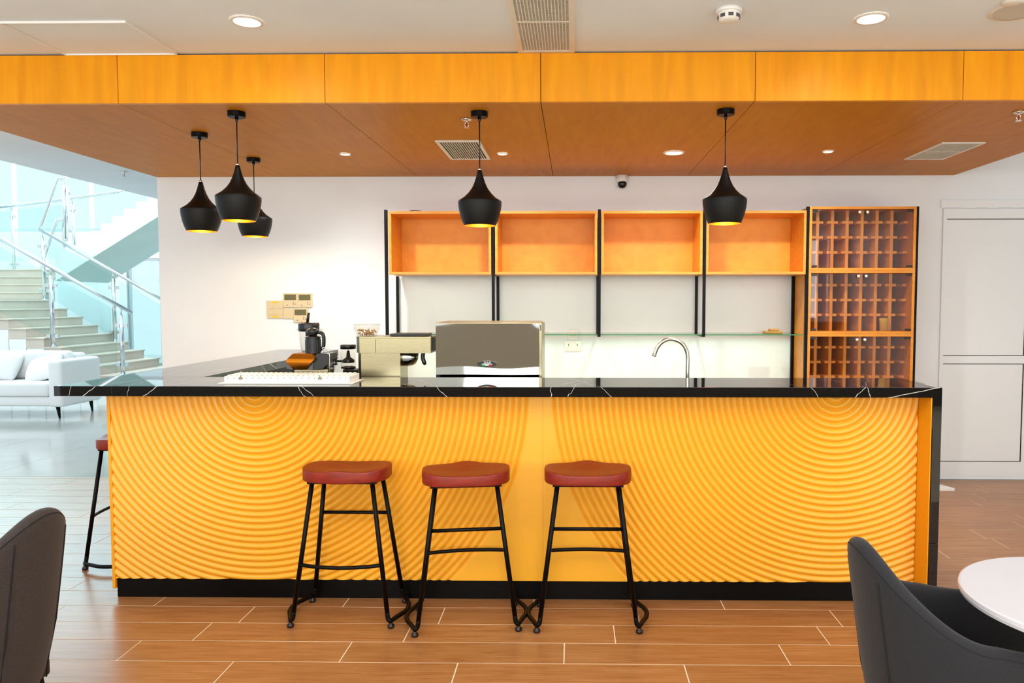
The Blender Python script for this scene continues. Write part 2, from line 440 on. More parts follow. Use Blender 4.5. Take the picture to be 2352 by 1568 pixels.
# ------------------------------------------------------------------ veneered bulkhead over the bar
bulk = struct('soffit', bx(XL + 0.02, 3.34, YS + 0.03, YW, SOF + 0.02, CEIL - 0.002), M['dark_gap'])
jx = [at(px, 241, YS).x for px in (272, 747, 1242, 1734, 2211)]
edges = [XL] + [jx[0]] + jx[1:] + [3.36]
G = 0.004
for a, b in zip(edges, edges[1:]):
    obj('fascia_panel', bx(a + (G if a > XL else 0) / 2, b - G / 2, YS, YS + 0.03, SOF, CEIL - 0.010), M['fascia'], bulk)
    if b < 3.3:
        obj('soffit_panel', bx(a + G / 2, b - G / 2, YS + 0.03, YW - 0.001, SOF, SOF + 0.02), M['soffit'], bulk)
a, b = edges[-2] + G / 2, 3.36
ysl = atz(2260, 311, SOF).y; xsl = atz(2197, 311, SOF).x
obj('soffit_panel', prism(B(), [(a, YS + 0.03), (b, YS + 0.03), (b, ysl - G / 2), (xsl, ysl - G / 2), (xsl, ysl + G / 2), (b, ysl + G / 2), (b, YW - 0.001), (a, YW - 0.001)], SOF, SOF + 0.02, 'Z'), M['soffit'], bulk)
obj('end_panel', bx(3.34, 3.36, YS + 0.03, YW - 0.001, SOF + 0.02, CEIL - 0.01), M['fascia'], bulk)
obj('end_panel', bx(XL, XL + 0.02, YS + 0.03, YW - 0.001, SOF + 0.02, CEIL - 0.01), M['fascia'], bulk)

# ------------------------------------------------------------------ bar counter: body with carved front
YP, YT0, YT1, ZT, TT = 3.90, 3.75, 4.22, 1.165, 0.052
XT0 = at(123, 890, YT0).x; XT1 = at(2165, 887, YT0).x; XLEG = at(2143, 910, YT0).x
XB0 = at(250, 1000, YP).x; XSEAM = at(1247, 1000, YP).x
ZP = 0.105
bar = thing('bar_counter', 'long bar counter with yellow panels carved in concentric ribs over a black plinth', 'counter', ((XB0 + XLEG) / 2, 4.05, 0))
def ribbed(x0, x1, cx, cz, rmax, pitch=0.0345, amp=0.0125):
    """carved board: concentric ribs as rings about (cx, cz), clipped to the board's rectangle"""
    z0, z1 = ZP, ZT - TT
    rmax = round(rmax / pitch) * pitch + pitch * 0.5
    def prof(r):
        if r > rmax: return amp
        return amp * math.sin(PI * ((r / pitch) % 1.0)) ** 0.9
    def slope(r):
        if r > rmax: return 0.0
        k = math.floor(r / pitch); u = min(0.985, max(0.015, r / pitch - k)); d = 0.01
        f = lambda t: amp * math.sin(PI * t) ** 0.9
        return (f(u + d) - f(u - d)) / (2 * d * pitch)
    us = (0.012, 0.05, 0.12, 0.21, 0.32, 0.44, 0.56, 0.68, 0.79, 0.88, 0.95, 0.988)
    rs = [(k + u) * pitch for k in range(int(rmax / pitch) + 1) for u in us if (k + u) * pitch < rmax - 1e-4] + [rmax, rmax + 0.001, 2.0, 2.9]
    na = 100; bm = B(); rings = []
    for r in rs:
        rings.append([bm.verts.new((cx + r * math.cos(a), YP - prof(r), cz + r * math.sin(a))) for a in (math.radians(177 + 186 * k / na) for k in range(na + 1))])
    for a, b in zip(rings, rings[1:]):
        for k in range(na): bm.faces.new((a[k], a[k + 1], b[k + 1], b[k]))
    for co, no in (((x0, 0, 0), (-1, 0, 0)), ((x1, 0, 0), (1, 0, 0)), ((0, 0, z0), (0, 0, -1)), ((0, 0, z1), (0, 0, 1))):
        bmesh.ops.bisect_plane(bm, geom=bm.verts[:] + bm.edges[:] + bm.faces[:], dist=1e-6, plane_co=co, plane_no=no, clear_outer=True)
    for f in bm.faces:
        if f.normal.y > 0: f.normal_flip()
    bm.normal_update()
    for f in bm.faces:
        if f.normal.y > 0: f.normal_flip()
    for v in bm.verts: v.tag = True
    for e in [e for e in bm.edges if e.is_boundary]:                      # board edge, own vertices
        p, q = e.verts[0].co, e.verts[1].co
        nv = [bm.verts.new(v) for v in (p, q, (q.x, YP + 0.012, q.z), (p.x, YP + 0.012, p.z))]
        for v in nv: v.tag = False
        bm.faces.new(nv)
    bm.normal_update()
    nrm = []
    for v in bm.verts:
        if v.tag:
            dx, dz = v.co.x - cx, v.co.z - cz; r = max(1e-4, math.hypot(dx, dz)); dh = slope(r)
            nrm.append(Vector((-dh * dx / r, -1, -dh * dz / r)).normalized())
        else:
            m = Vector((v.co.x - (x0 + x1) / 2, 0, v.co.z - (z0 + z1) / 2))
            nrm.append(Vector((math.copysign(1, m.x), 0, 0)) if min(abs(v.co.x - x0), abs(v.co.x - x1)) < 1e-4 else Vector((0, 0, math.copysign(1, m.z))))
    me = bpy.data.meshes.new('carved_panel'); bm.to_mesh(me); bm.free()
    for p in me.polygons: p.use_smooth = True
    me.normals_split_custom_set_from_vertices([tuple(v) for v in nrm])
    return me
XPL = at(257, 1000, YP).x
cl_ = at(586, 896, YP); cr_ = at(1919, 896, YP)
obj('carved_panel', ribbed(XPL, XSEAM - 0.0004, cl_.x, cl_.z, 1.452), M['panel'], bar)
obj('carved_panel', ribbed(XSEAM + 0.0004, XLEG - 0.008, cr_.x, cr_.z, 1.495), M['panel'], bar)
obj('carcass', bx(XPL + 0.002, XLEG - 0.004, YP + 0.013, YT1 - 0.03, ZP, ZT - TT - 0.001), M['black'], bar)
obj('side_panel', bx(XB0, XPL, YP - 0.012, YW - 0.004, 0.05, ZT - TT - 0.001, 0.002), M['endpanel'], bar)
obj('end_cladding', bx(XLEG - 0.006, XLEG - 0.001, YT0 + 0.004, YP + 0.012, 0.10, ZT - TT - 0.001), M['endpanel'], bar)
obj('plinth', bx(XPL + 0.002, XLEG - 0.002, YP + 0.002, YT1 - 0.03, 0.0, ZP - 0.001), M['black'], bar)
obj('plinth', bx(XLEG - 0.007, XLEG - 0.001, YT0 + 0.004, YP + 0.001, 0.0, 0.10), M['black'], bar)
obj('return_carcass', bx(XPL + 0.002, XPL + 0.30, YT1 - 0.028, YW - 0.004, 0, ZT - TT - 0.001), M['black'], bar)

XRI = atz(455, 868, ZT).x                       # inner edge of the left return
top = thing('bar_countertop', 'polished black marble bar top with white veins and a waterfall right leg', 'countertop', ((XT0 + XT1) / 2, 4.0, 0))
xs_ = at(255, 890, YT0).x
obj('slab', bx(xs_ + 0.0005, XLEG - 0.0005, YT0, YT1, ZT - TT, ZT, 0.002), M['marble'], top)
obj('slab', bx(XT0, xs_ - 0.0005, YT0, YT1, ZT - TT, ZT, 0.002), M['marble'], top)
obj('slab', bx(XT0, XRI, YT1 + 0.0005, YW - 0.004, ZT - TT, ZT, 0.002), M['marble'], top)
zj = at(2147, 1248, YT0).z
obj('waterfall_leg', bx(XLEG, XT1, YT0, YT1, zj + 0.0008, ZT, 0.002), M['marble'], top)
obj('waterfall_leg', bx(XLEG, XT1, YT0, YT1, 0.0, zj - 0.0008, 0.002), M['marble'], top)
wk = thing('work_counter', 'low steel work counter hidden behind the black bar top', 'counter', (-0.2, 4.5, 0))
obj('cabinet_body', bx(-1.95, 1.74, YT1 + 0.01, 4.84, 0.0, 0.86), M['trim'], wk)
obj('worktop', bx(-1.98, 1.76, YT1 + 0.004, 4.87, 0.861, 0.90, 0.003), M['steel'], wk)
ZW = 0.90

# ------------------------------------------------------------------ wall shelving
YF, YB = 6.24, 6.64
shelf = thing('wall_shelf_unit', 'wall shelf of four open orange boxes on black posts above a glass shelf', 'shelf', (at(1370, 600, YF).x, 6.45, at(1370, 768, YF).z))
zt_, zb_ = at(1370, 484, YF).z, at(1370, 630, YF).z
px_box = [(893, 1128), (1137, 1372), (1381, 1614), (1622, 1852)]
T = 0.022
for a, b in px_box:
    x0, x1 = at(a, 560, YF).x, at(b, 560, YF).x
    bxo = obj('box', bx(x0 + T, x1 - T, YB - 0.012, YB, zb_ + T, zt_ - T), M['cabinet_back'], shelf)
    bxo['label'] = 'plain orange back board of the box'
    for q in ((x0, x1, zt_ - T, zt_), (x0, x1, zb_, zb_ + T)):
        obj('board', bx(q[0], q[1], YF, YB, q[2], q[3], 0.001), M['cabinet'], bxo)
    for q in ((x0, x0 + T), (x1 - T, x1)):
        obj('board', bx(q[0], q[1], YF, YB, zb_ + T, zt_ - T, 0.001), M['cabinet'], bxo)
zs_ = at(1370, 770, YF).z
PWD = 0.024
post_x = [at(888, 620, YF).x - 0.003, at(1132.5, 620, YF).x, at(1376.5, 620, YF).x, at(1618, 620, YF).x]
for x in post_x:
    obj('post', bx(x - PWD / 2, x + PWD / 2, YF - 0.003, YF + PWD, zs_ - 0.012, zt_ + 0.012, 0.001), M['blackmetal'], shelf)
    obj('post', bx(x - PWD / 2, x + PWD / 2, YB - 0.016, YB + 0.008, zs_ - 0.012, zb_ - 0.001, 0.001), M['blackmetal'], shelf)
    obj('bracket', bx(x - PWD / 2, x + PWD / 2, YF + PWD, YB - 0.016, zs_ - 0.014, zs_ - 0.001, 0.001), M['blackmetal'], shelf)
gs = obj('glass_shelf', bx(post_x[0] + 0.013, at(1846, 770, YF).x, YF + 0.026, YB - 0.018, zs_, zs_ + 0.010), M['shelfglass'], shelf)
obj('glass_edge', bx(post_x[0] + 0.013, at(1846, 770, YF).x, YF + 0.0245, YF + 0.026, zs_, zs_ + 0.010), M['glassedge'], gs)

# tall bottle rack with three glazed sections in view
rx0, rx1 = at(1858, 600, YF).x, at(2103, 600, YF).x
rack = thing('bottle_rack', 'tall wooden bottle rack with lattice and bronze glass doors beside white wall', 'cabinet', ((rx0 + rx1) / 2, 6.45, 0))
rz_top = at(1980, 474, YF).z
SH = at(1980, 474, YF).z - at(1980, 621, YF).z
nsec = 4
obj('side', bx(rx0, rx0 + T, YF, YB, 0.02, rz_top, 0.001), M['cabinet'], rack)
obj('side', bx(rx1 - T, rx1, YF, YB, 0.02, rz_top, 0.001), M['cabinet'], rack)
obj('post', bx(rx0 - 0.026, rx0 - 0.001, YF - 0.003, YF + 0.024, 0.0, rz_top, 0.001), M['blackmetal'], rack)
obj('post', bx(rx1 + 0.001, rx1 + 0.018, YF - 0.003, YF + 0.024, 0.0, rz_top, 0.001), M['blackmetal'], rack)
obj('post', bx(rx0 - 0.026, rx0 - 0.001, YB - 0.024, YB, 0.0, zb_ - 0.002, 0.001), M['blackmetal'], rack)
obj('back', bx(rx0 + T, rx1 - T, YB - 0.012, YB, 0.02, rz_top - 0.001), mat('grey_rack_back', '#8c7d7a', 0.6), rack)
zz = rz_top
for k in range(nsec):
    z1 = zz; z0 = zz - SH
    obj('rail', bx(rx0 + T, rx1 - T, YF, YB - 0.013, z1 - T, z1, 0.001), M['cabinet'], rack)
    obj('rail', bx(rx0 + T, rx1 - T, YF, YB - 0.013, z0 + 0.0005, z0 + T, 0.001), M['cabinet'], rack)
    za, zb = z0 + T, z1 - T
    xa, xb = rx0 + T, rx1 - T
    W6 = (xb - xa) / 6.72
    x_v = [xa + W6 * (0.66 + i) for i in range(6)]
    yl0, yl1 = YF + 0.115, YB - 0.016
    for xv in x_v:
        sl = obj('lattice_upright', bx(xv - 0.0125, xv + 0.0125, yl0, yl1, za, zb), M['rack'], rack)
        for lev in range(1, 4):
            zl = za + (zb - za) * (0.28 + 0.26 * (lev - 1))
            obj('bottle_arm', bx(xv - 0.046, xv - 0.0127, yl0 - 0.002, yl1, zl - 0.0105, zl + 0.0105), M['rack'], sl)
            obj('bottle_arm', bx(xv + 0.0127, xv + 0.046, yl0 - 0.002, yl1, zl - 0.0105, zl + 0.0105), M['rack'], sl)
    for lev in range(1, 4):
        zl = za + (zb - za) * (0.28 + 0.26 * (lev - 1))
        obj('bottle_arm', bx(xa, xa + 0.012, yl0 - 0.002, yl1, zl - 0.0105, zl + 0.0105), M['rack'], rack)
        obj('bottle_arm', bx(xb - 0.034, xb, yl0 - 0.002, yl1, zl - 0.0105, zl + 0.0105), M['rack'], rack)
    xm = (xa + xb) / 2
    for s, (u0, u1) in enumerate(((xa + 0.003, xm - 0.002), (xm + 0.002, xb - 0.003))):
        d = obj('glass_door', bx(u0, u1, YF + 0.008, YF + 0.013, za + 0.004, zb - 0.004), M['smoke'], rack)
        hx = u0 if s == 0 else u1 - 0.045
        for hz in (za + 0.004, zb - 0.022):
            obj('hinge', bx(hx, hx + 0.045, YF + 0.002, YF + 0.0185, hz, hz + 0.018, 0.002), M['blackplastic'], d)
        kx = u1 - 0.03 if s == 0 else u0 + 0.03
        kb = B(); tube(kb, [(kx, YF + 0.008, zb - 0.022), (kx, YF - 0.004, zb - 0.022), (kx, YF - 0.008, zb - 0.024), (kx, YF - 0.018, zb - 0.03)], [0.006, 0.006, 0.012, 0.011], 12)
        obj('knob', kb, M['whiteplastic'], d, True)
    zz -= SH
# yellow paper cup inside the second section
cz0 = rz_top - 2 * SH + T
cp = at(2030, 760, YF + 0.2)
cup = B(); prof = [(0.030, 0.0), (0.038, 0.105), (0.0395, 0.108), (0.0365, 0.106), (0.029, 0.004)]
lathe(cup, prof, (at(2030, 740, YF + 0.064).x, YF + 0.064, cz0 + 0.001), 24)
tag(obj('paper_cup', cup, M['yellow'], None, True), 'yellow cup standing in the middle section of the bottle rack', 'cup')
# two boards on the glass shelf
q = at(1775, 763, 6.4)
bb = bx(q.x - 0.075, q.x + 0.075, 6.36, 6.46, zs_ + 0.011, zs_ + 0.031, 0.004)
tag(obj('wooden_block', bb, M['brownwood']), 'larger brown wooden block lying on the glass shelf', 'block')
bb = bx(q.x - 0.03, q.x + 0.045, 6.37, 6.45, zs_ + 0.032, zs_ + 0.05, 0.004)
tag(obj('wooden_block', bb, M['brownwood']), 'smaller brown wooden block stacked on top of the larger block', 'block')
# cable left on top of the first box
q0, q1 = at(932, 481, 6.45), at(972, 481, 6.45)
zc = zt_ + 0.004
tag(obj('cable', tube(B(), smooth_path([(q0.x, 6.45, zc), (q0.x + 0.04, 6.45, zc + 0.022), (q0.x + 0.09, 6.46, zc + 0.028), (q1.x - 0.01, 6.45, zc + 0.016), (q1.x + 0.01, 6.44, zc)], 6), 0.004, 8), M['blackplastic'], None, True), 'short black cable looped on top of the left orange box', 'cable')

# ------------------------------------------------------------------ pendant lamps
PEND = 'black pendant lamps over the bar'
def pendant(px, pyc, pytop, label):
    """px, canopy underside row and shade top row give place and drop"""
    p = atz(px, pyc, SOF)
    t = thing('pendant_lamp', label, 'lamp', (p.x, p.y, 0), 0, PEND)
    zt = at(px, pytop, p.y).z; H = 0.325
    c = (p.x, p.y, 0)
    can = lathe(B(), [(0.0505, SOF), (0.0505, SOF - 0.028), (0.047, SOF - 0.032)][::-1], c, 32)
    obj('canopy', can, M['blackmetal'], t)
    obj('strain_relief', lathe(B(), [(0.004, SOF - 0.062), (0.0085, SOF - 0.05), (0.0105, SOF - 0.033)], c, 14), M['blackplastic'], t, True)
    obj('cord', tube(B(), [(p.x, p.y, SOF - 0.06), (p.x, p.y, zt + 0.012)], 0.0035, 8), M['blackplastic'], t, True)
    obj('collar', lathe(B(), [(0.0105, zt - 0.002), (0.0105, zt + 0.008), (0.007, zt + 0.014)], c, 16), M['chrome'], t, True)
    pr = [(0.012, 0), (0.016, -0.018), (0.023, -0.045), (0.033, -0.075), (0.047, -0.105), (0.066, -0.132), (0.090, -0.156), (0.113, -0.172), (0.126, -0.180),
          (0.1285, -0.186), (0.1275, -0.205), (0.124, -0.232), (0.1175, -0.262), (0.109, -0.29), (0.0985, -0.315), (0.0935, -H)]
    outer = [(r, zt + z) for r, z in pr]
    inner = [(r - 0.0025, zt + z) for r, z in pr[1:]]
    sh = obj('shade', lathe(B(), outer[::-1], c, 48, False, True), M['shade'], t, True)
    rim = B(); lathe(rim, [(0.0935, zt - H), (0.0932, zt - H - 0.001), (0.091, zt - H)], c, 48, False, False)
    obj('rim', rim, M['gold'], sh, True)
    obj('lining', lathe(B(), inner, c, 48, True, False), M['gold'], sh, True)
    obj('bulb', lathe(B(), [(0.002, zt - 0.285), (0.018, zt - 0.28), (0.028, zt - 0.262), (0.031, zt - 0.242), (0.027, zt - 0.218), (0.016, zt - 0.19), (0.013, zt - 0.15)], c, 20), M['bulb'], t, True)
    l = bpy.data.lights.new('pendant_light', 'POINT'); l.energy = 9; l.color = (1, 0.72, 0.38); l.shadow_soft_size = 0.02
    lo = bpy.data.objects.new('pendant_light', l); COL.objects.link(lo); lo.parent = t; lo.location = (0, 0, zt - H + 0.012)
    return t
pendant(543, 257, 380, 'nearest black pendant of the left cluster, its shade covering part of another')
pendant(458, 305, 418, 'black pendant hanging at the left of the cluster of three')
pendant(582, 363, 447, 'smallest, rearmost black pendant of the left cluster of three')
pendant(1101, 257, 391, 'single black pendant hanging in front of the grille and left orange boxes')
pendant(1667, 252, 385, 'single black pendant hanging in front of the right orange box')

# ------------------------------------------------------------------ downlights, grilles, sprinklers and other ceiling fittings
def downlight(p, z, r, label, group, watt):
    t = thing('downlight', label, 'light', (p.x, p.y, z), 0, group)
    ring = B(); lathe(ring, [(r * 0.78, z - 0.001), (r * 0.80, z - 0.008), (r * 0.97, z - 0.006), (r, z - 0.0005)], (p.x, p.y, 0), 40, False, False)
    obj('ring', ring, M['ventwhite'], t, True)
    obj('diffuser', lathe(B(), [(r * 0.79, z - 0.004), (r * 0.78, z - 0.001)], (p.x, p.y, 0), 40), M['lamp'], t)
    l = bpy.data.lights.new('downlight_light', 'SPOT'); l.energy = watt; l.color = (1, 0.97, 0.92); l.spot_size = math.radians(165); l.spot_blend = 0.9; l.shadow_soft_size = r * 0.8
    lo = bpy.data.objects.new('downlight_light', l); COL.objects.link(lo); lo.parent = t; lo.location = (0, 0, -0.012)
    return t
downlight(atz(567, 48, CEIL), CEIL, 0.080, 'round downlight in the white ceiling above the left pendants', 'downlights in the white ceiling', 12)
downlight(atz(2001, 41, CEIL), CEIL, 0.080, 'round downlight in the white ceiling near the round speaker', 'downlights in the white ceiling', 12)
downlight(atz(793, 353, SOF), SOF, 0.042, 'small downlight in the wooden soffit, leftmost of three small ones', 'small downlights in the wooden soffit', 76)
downlight(atz(1154, 352, SOF), SOF, 0.042, 'small downlight in the wooden soffit just right of the square grille', 'small downlights in the wooden soffit', 76)
downlight(atz(1902, 347, SOF), SOF, 0.042, 'small downlight in the wooden soffit, rightmost of three small ones', 'small downlights in the wooden soffit', 76)
downlight(atz(1548, 350, SOF), SOF, 0.080, 'large downlight in the wooden soffit above the dome camera', 'large downlight in the wooden soffit', 125)

def grille(name, label, cat, x0, x1, y0, y1, z, fw, nslat, along, cross=(), fine=False):
    t = thing(name, label, cat, ((x0 + x1) / 2, (y0 + y1) / 2, z), 0)
    d = 0.010
    f = B()
    for q in ((x0, x1, y0, y0 + fw), (x0, x1, y1 - fw, y1), (x0, x0 + fw, y0 + fw, y1 - fw), (x1 - fw, x1, y0 + fw, y1 - fw)):
        box(f, q[0], q[1], q[2], q[3], z - d, z - 0.0004)
    obj('frame', f, M['ventwhite'], t)
    obj('backing', bx(x0 + fw, x1 - fw, y0 + fw, y1 - fw, z - 0.0016, z - 0.0006), M['ventdark'], t)
    if along == 'Y':
        st = (x1 - x0 - 2 * fw) / nslat
        for i in range(1, nslat):
            xc = x0 + fw + st * i
            obj('slat', bx(xc - st * 0.16, xc + st * 0.16, y0 + fw, y1 - fw, z - d + 0.001, z - 0.002), M['ventwhite'], t)
        if fine:
            n = int((y1 - y0 - 2 * fw) / 0.0125); g = B()
            for j in range(1, n):
                yc = y0 + fw + (y1 - y0 - 2 * fw) * j / n
                box(g, x0 + fw, x1 - fw, yc - 0.0016, yc + 0.0016, z - 0.005, z - 0.0022)
            tag(obj('fine_fin', g, M['ventwhite'], t), kind='stuff')
    for c in cross:
        obj('crossbar', bx(x0 + fw, x1 - fw, c - 0.006, c + 0.006, z - d + 0.0005, z - 0.002), M['ventwhite'], t)
    return t
a, b = atz(999, 322, SOF), atz(1127, 364, SOF)
grille('air_grille', 'white slatted grille in the wooden soffit behind the middle pendant cord', 'vent', a.x, b.x, a.y, b.y, SOF, 0.024, 16, 'Y')
a, b = atz(2164, 326, SOF), atz(2158, 364, SOF)
xr = atz(2261, 327, SOF).x
grille('air_grille', 'greenish white slatted grille near the right end of the wooden soffit', 'vent', a.x, xr, a.y, b.y, SOF, 0.022, 14, 'Y', ((a.y + b.y) / 2,))
a, b = atz(1158, 0, CEIL), atz(1322, 129, CEIL)
xr = (atz(1322, 129, CEIL).x + atz(1318, 5, CEIL).x) / 2
xl = (atz(1166, 0, CEIL).x + atz(1190, 129, CEIL).x) / 2
grille('air_grille', 'long white ceiling air grille above the middle of the bar', 'vent', xl, xr, 2.6, YS - 0.004, CEIL, 0.030, 16, 'Y', (atz(1250, 47, CEIL).y, atz(1250, 116, CEIL).y), True)

def sprinkler(px, py, z, label):
    p = atz(px, py, z); c = (p.x, p.y, 0)
    t = thing('fire_sprinkler', label, 'sprinkler', (p.x, p.y, z), 0, 'ceiling fire sprinklers')
    obj('escutcheon', lathe(B(), [(0.012, z - 0.012), (0.030, z - 0.009), (0.034, z - 0.001)], c, 24), M['chrome'], t, True)
    f = B(); tube(f, [(p.x, p.y, z - 0.011), (p.x, p.y, z - 0.022)], 0.008, 10)
    for s in (-1, 1): tube(f, smooth_path([(p.x + s * 0.006, p.y, z - 0.02), (p.x + s * 0.013, p.y, z - 0.034), (p.x + s * 0.003, p.y, z - 0.052)], 5), 0.0024, 6)
    obj('yoke', f, M['chrome'], t, True)
    obj('bulb', tube(B(), [(p.x, p.y, z - 0.022), (p.x, p.y, z - 0.048)], 0.003, 8), M['redglass'], t, True)
    obj('deflector', lathe(B(), [(0.016, z - 0.055), (0.017, z - 0.053)], c, 20), M['chrome'], t)
sprinkler(1072, 273, SOF, 'chrome fire sprinkler in the wooden soffit beside the middle pendant')
sprinkler(2340, 256, SOF, 'chrome fire sprinkler in the wooden soffit at the right picture edge')
sprinkler(285, 394, CEIL, 'chrome fire sprinkler in the pale ceiling before the staircase')

p = atz(1429, 403, SOF)
t = thing('dome_camera', 'white dome camera with a black eye under the soffit', 'camera', (p.x, p.y, SOF))
obj('housing', lathe(B(), [(0.044, SOF - 0.062), (0.053, SOF - 0.05), (0.055, SOF - 0.0005)], (p.x, p.y, 0), 32), M['whiteplastic'], t, True)
eye = B(); bmesh.ops.create_uvsphere(eye, u_segments=24, v_segments=14, radius=0.040, matrix=Matrix.Translation((p.x, p.y - 0.012, SOF - 0.075)))
obj('eye', eye, M['blackplastic'], t, True)
obj('lens', bx(p.x - 0.01, p.x + 0.01, p.y - 0.0545, p.y - 0.047, SOF - 0.092, SOF - 0.086), M['greyplastic'], t)

p = atz(1674, 22, CEIL); c = (p.x, p.y, 0)
t = thing('smoke_detector', 'white round smoke detector on the white ceiling', 'detector', (p.x, p.y, CEIL))
obj('base', lathe(B(), [(0.060, CEIL - 0.018), (0.062, CEIL - 0.014), (0.062, CEIL - 0.0005)], c, 36), M['whiteplastic'], t, True)
obj('cap', lathe(B(), [(0.030, CEIL - 0.058), (0.046, CEIL - 0.052), (0.051, CEIL - 0.04), (0.051, CEIL - 0.026), (0.056, CEIL - 0.0185)], c, 36), M['whiteplastic'], t, True)
for k in range(8):
    an = 2 * PI * k / 8; s = B(); box(s, 0.0485, 0.0525, -0.012, 0.012, CEIL - 0.045, CEIL - 0.030)
    s.transform(Matrix.Translation((p.x, p.y, 0)) @ Matrix.Rotation(an, 4, 'Z')); obj('slot', s, M['greyplastic'], t)
p = atz(2338, 24, CEIL); c = (p.x, p.y, 0)
t = thing('ceiling_speaker', 'round white flush ceiling speaker at the upper right corner', 'speaker', (p.x, p.y, CEIL))
obj('ring', lathe(B(), [(0.108, CEIL - 0.006), (0.122, CEIL - 0.006), (0.128, CEIL - 0.0005)], c, 48, False, False), M['ventwhite'], t, True)
obj('mesh_cover', lathe(B(), [(0.108, CEIL - 0.005), (0.108, CEIL - 0.0008)], c, 48), mat('grey_speaker_mesh', '#cfccc4', 0.6), t)
p = atz(2325, 3, CEIL); c = (p.x, p.y, 0)
t = thing('ceiling_disc', 'small flat white ceiling disc partly cut off above the speaker', 'detector', (p.x, p.y, CEIL))
obj('disc', lathe(B(), [(0.035, CEIL - 0.014), (0.045, CEIL - 0.008), (0.047, CEIL - 0.0005)], c, 32), M['ventwhite'], t, True)
# access hatch in the ceiling: slim bright trim around a panel
hx0, hx1 = atz(165, 130, CEIL).x, atz(432, 137, CEIL).x; hy0 = atz(250, 47, CEIL).y
t = thing('ceiling_hatch', 'square white access hatch with bright trim in the left ceiling', 'hatch', ((hx0 + hx1) / 2, (hy0 + YS) / 2, CEIL))
obj('panel', bx(hx0 + 0.008, hx1 - 0.008, hy0 + 0.008, YS - 0.012, CEIL - 0.004, CEIL - 0.0005), M['ceil'], t)
f = B()
for q in ((hx0, hx1, hy0, hy0 + 0.007), (hx0, hx1, YS - 0.011, YS - 0.004), (hx0, hx0 + 0.007, hy0 + 0.007, YS - 0.011), (hx1 - 0.007, hx1, hy0 + 0.007, YS - 0.011)):
    box(f, q[0], q[1], q[2], q[3], CEIL - 0.012, CEIL - 0.0005)
obj('trim', f, M['white'], t)

# ------------------------------------------------------------------ wall controls and sockets
def plate(px0, px1, py0, py1, d=0.012, Y=YW):
    a, b = at(px0, py1, Y), at(px1, py0, Y)
    return a.x, b.x, Y - d, Y - 0.0005, a.z, b.z
t = thing('switch_plate', 'cream light switch plate with two yellow labels left of the thermostats', 'switch', (at(633, 731, YW).x, YW, at(633, 731, YW).z))
obj('plate', bx(*plate(614, 652, 690, 731), bev=0.003), M['creamplastic'], t)
for i in range(3):
    for py in (700, 714):
        obj('rocker', bx(*plate(620 + 11 * i, 628 + 11 * i, py, py + 9, 0.016), bev=0.002), M['creamplastic'], t)
for py in (692.5, 725):
    obj('label_strip', bx(*plate(626, 641, py, py + 3.6, 0.0135)), M['sticker'], t)
def thermo(px, py, label):
    t = thing('thermostat', label, 'thermostat', (at(px + 16, py + 33, YW).x, YW, at(px, py + 33, YW).z), 0, 'wall thermostats')
    obj('case', bx(*plate(px, px + 32.5, py, py + 32.5, 0.018), bev=0.003), M['creamplastic'], t)
    obj('display', bx(*plate(px + 2.5, px + 29, py + 3, py + 16, 0.0195), bev=0.001), M['lcd'], t)
    for i, (u, v) in enumerate(((22, 24), (26.5, 24), (22, 20))):
        obj('button', bx(*plate(px + u, px + u + 2.2, py + v, py + v + 1.6, 0.0200), bev=0.0005), M['greyplastic'], t)
    obj('logo', bx(*plate(px + 7, px + 11, py + 27, py + 28.3, 0.0186)), M['greyplastic'], t)
thermo(652.5, 673, 'cream wall thermostat with olive display, upper left of three')
thermo(685.5, 673.3, 'cream wall thermostat with olive display, upper right of three')
thermo(676, 707.5, 'cream wall thermostat with olive display, lowest of three, behind tamper')
tag(obj('blank_plate', bx(*plate(653, 675, 707.5, 732, 0.012), bev=0.003), M['creamplastic']), 'blank cream wall plate under the upper left thermostat', 'plate')
t = thing('wall_socket', 'white double power socket on the wall under the glass shelf', 'socket', (at(1315, 805, YW).x, YW, at(1315, 805, YW).z))
obj('plate', bx(*plate(1296, 1335, 782, 806, 0.012), bev=0.003), M['whiteplastic'], t)
for u in (1305, 1325):
    obj('pin_hole', bx(*plate(u, u + 2, 790, 793.5, 0.0126)), M['greyplastic'], t)
obj('switch', bx(*plate(1312, 1321, 784, 789, 0.015), bev=0.001), M['whiteplastic'], t)
t = thing('wall_socket', 'white single socket on the wall just above the glass shelf line', 'socket', (at(1318, 778, YW).x, YW, at(1318, 778, YW).z))
obj('plate', bx(*plate(1304, 1328, 757, 780, 0.010), bev=0.003), M['whiteplastic'], t)
for u in (1311, 1319):
    obj('pin_hole', bx(*plate(u, u + 1.5, 768, 771, 0.0106)), M['greyplastic'], t)

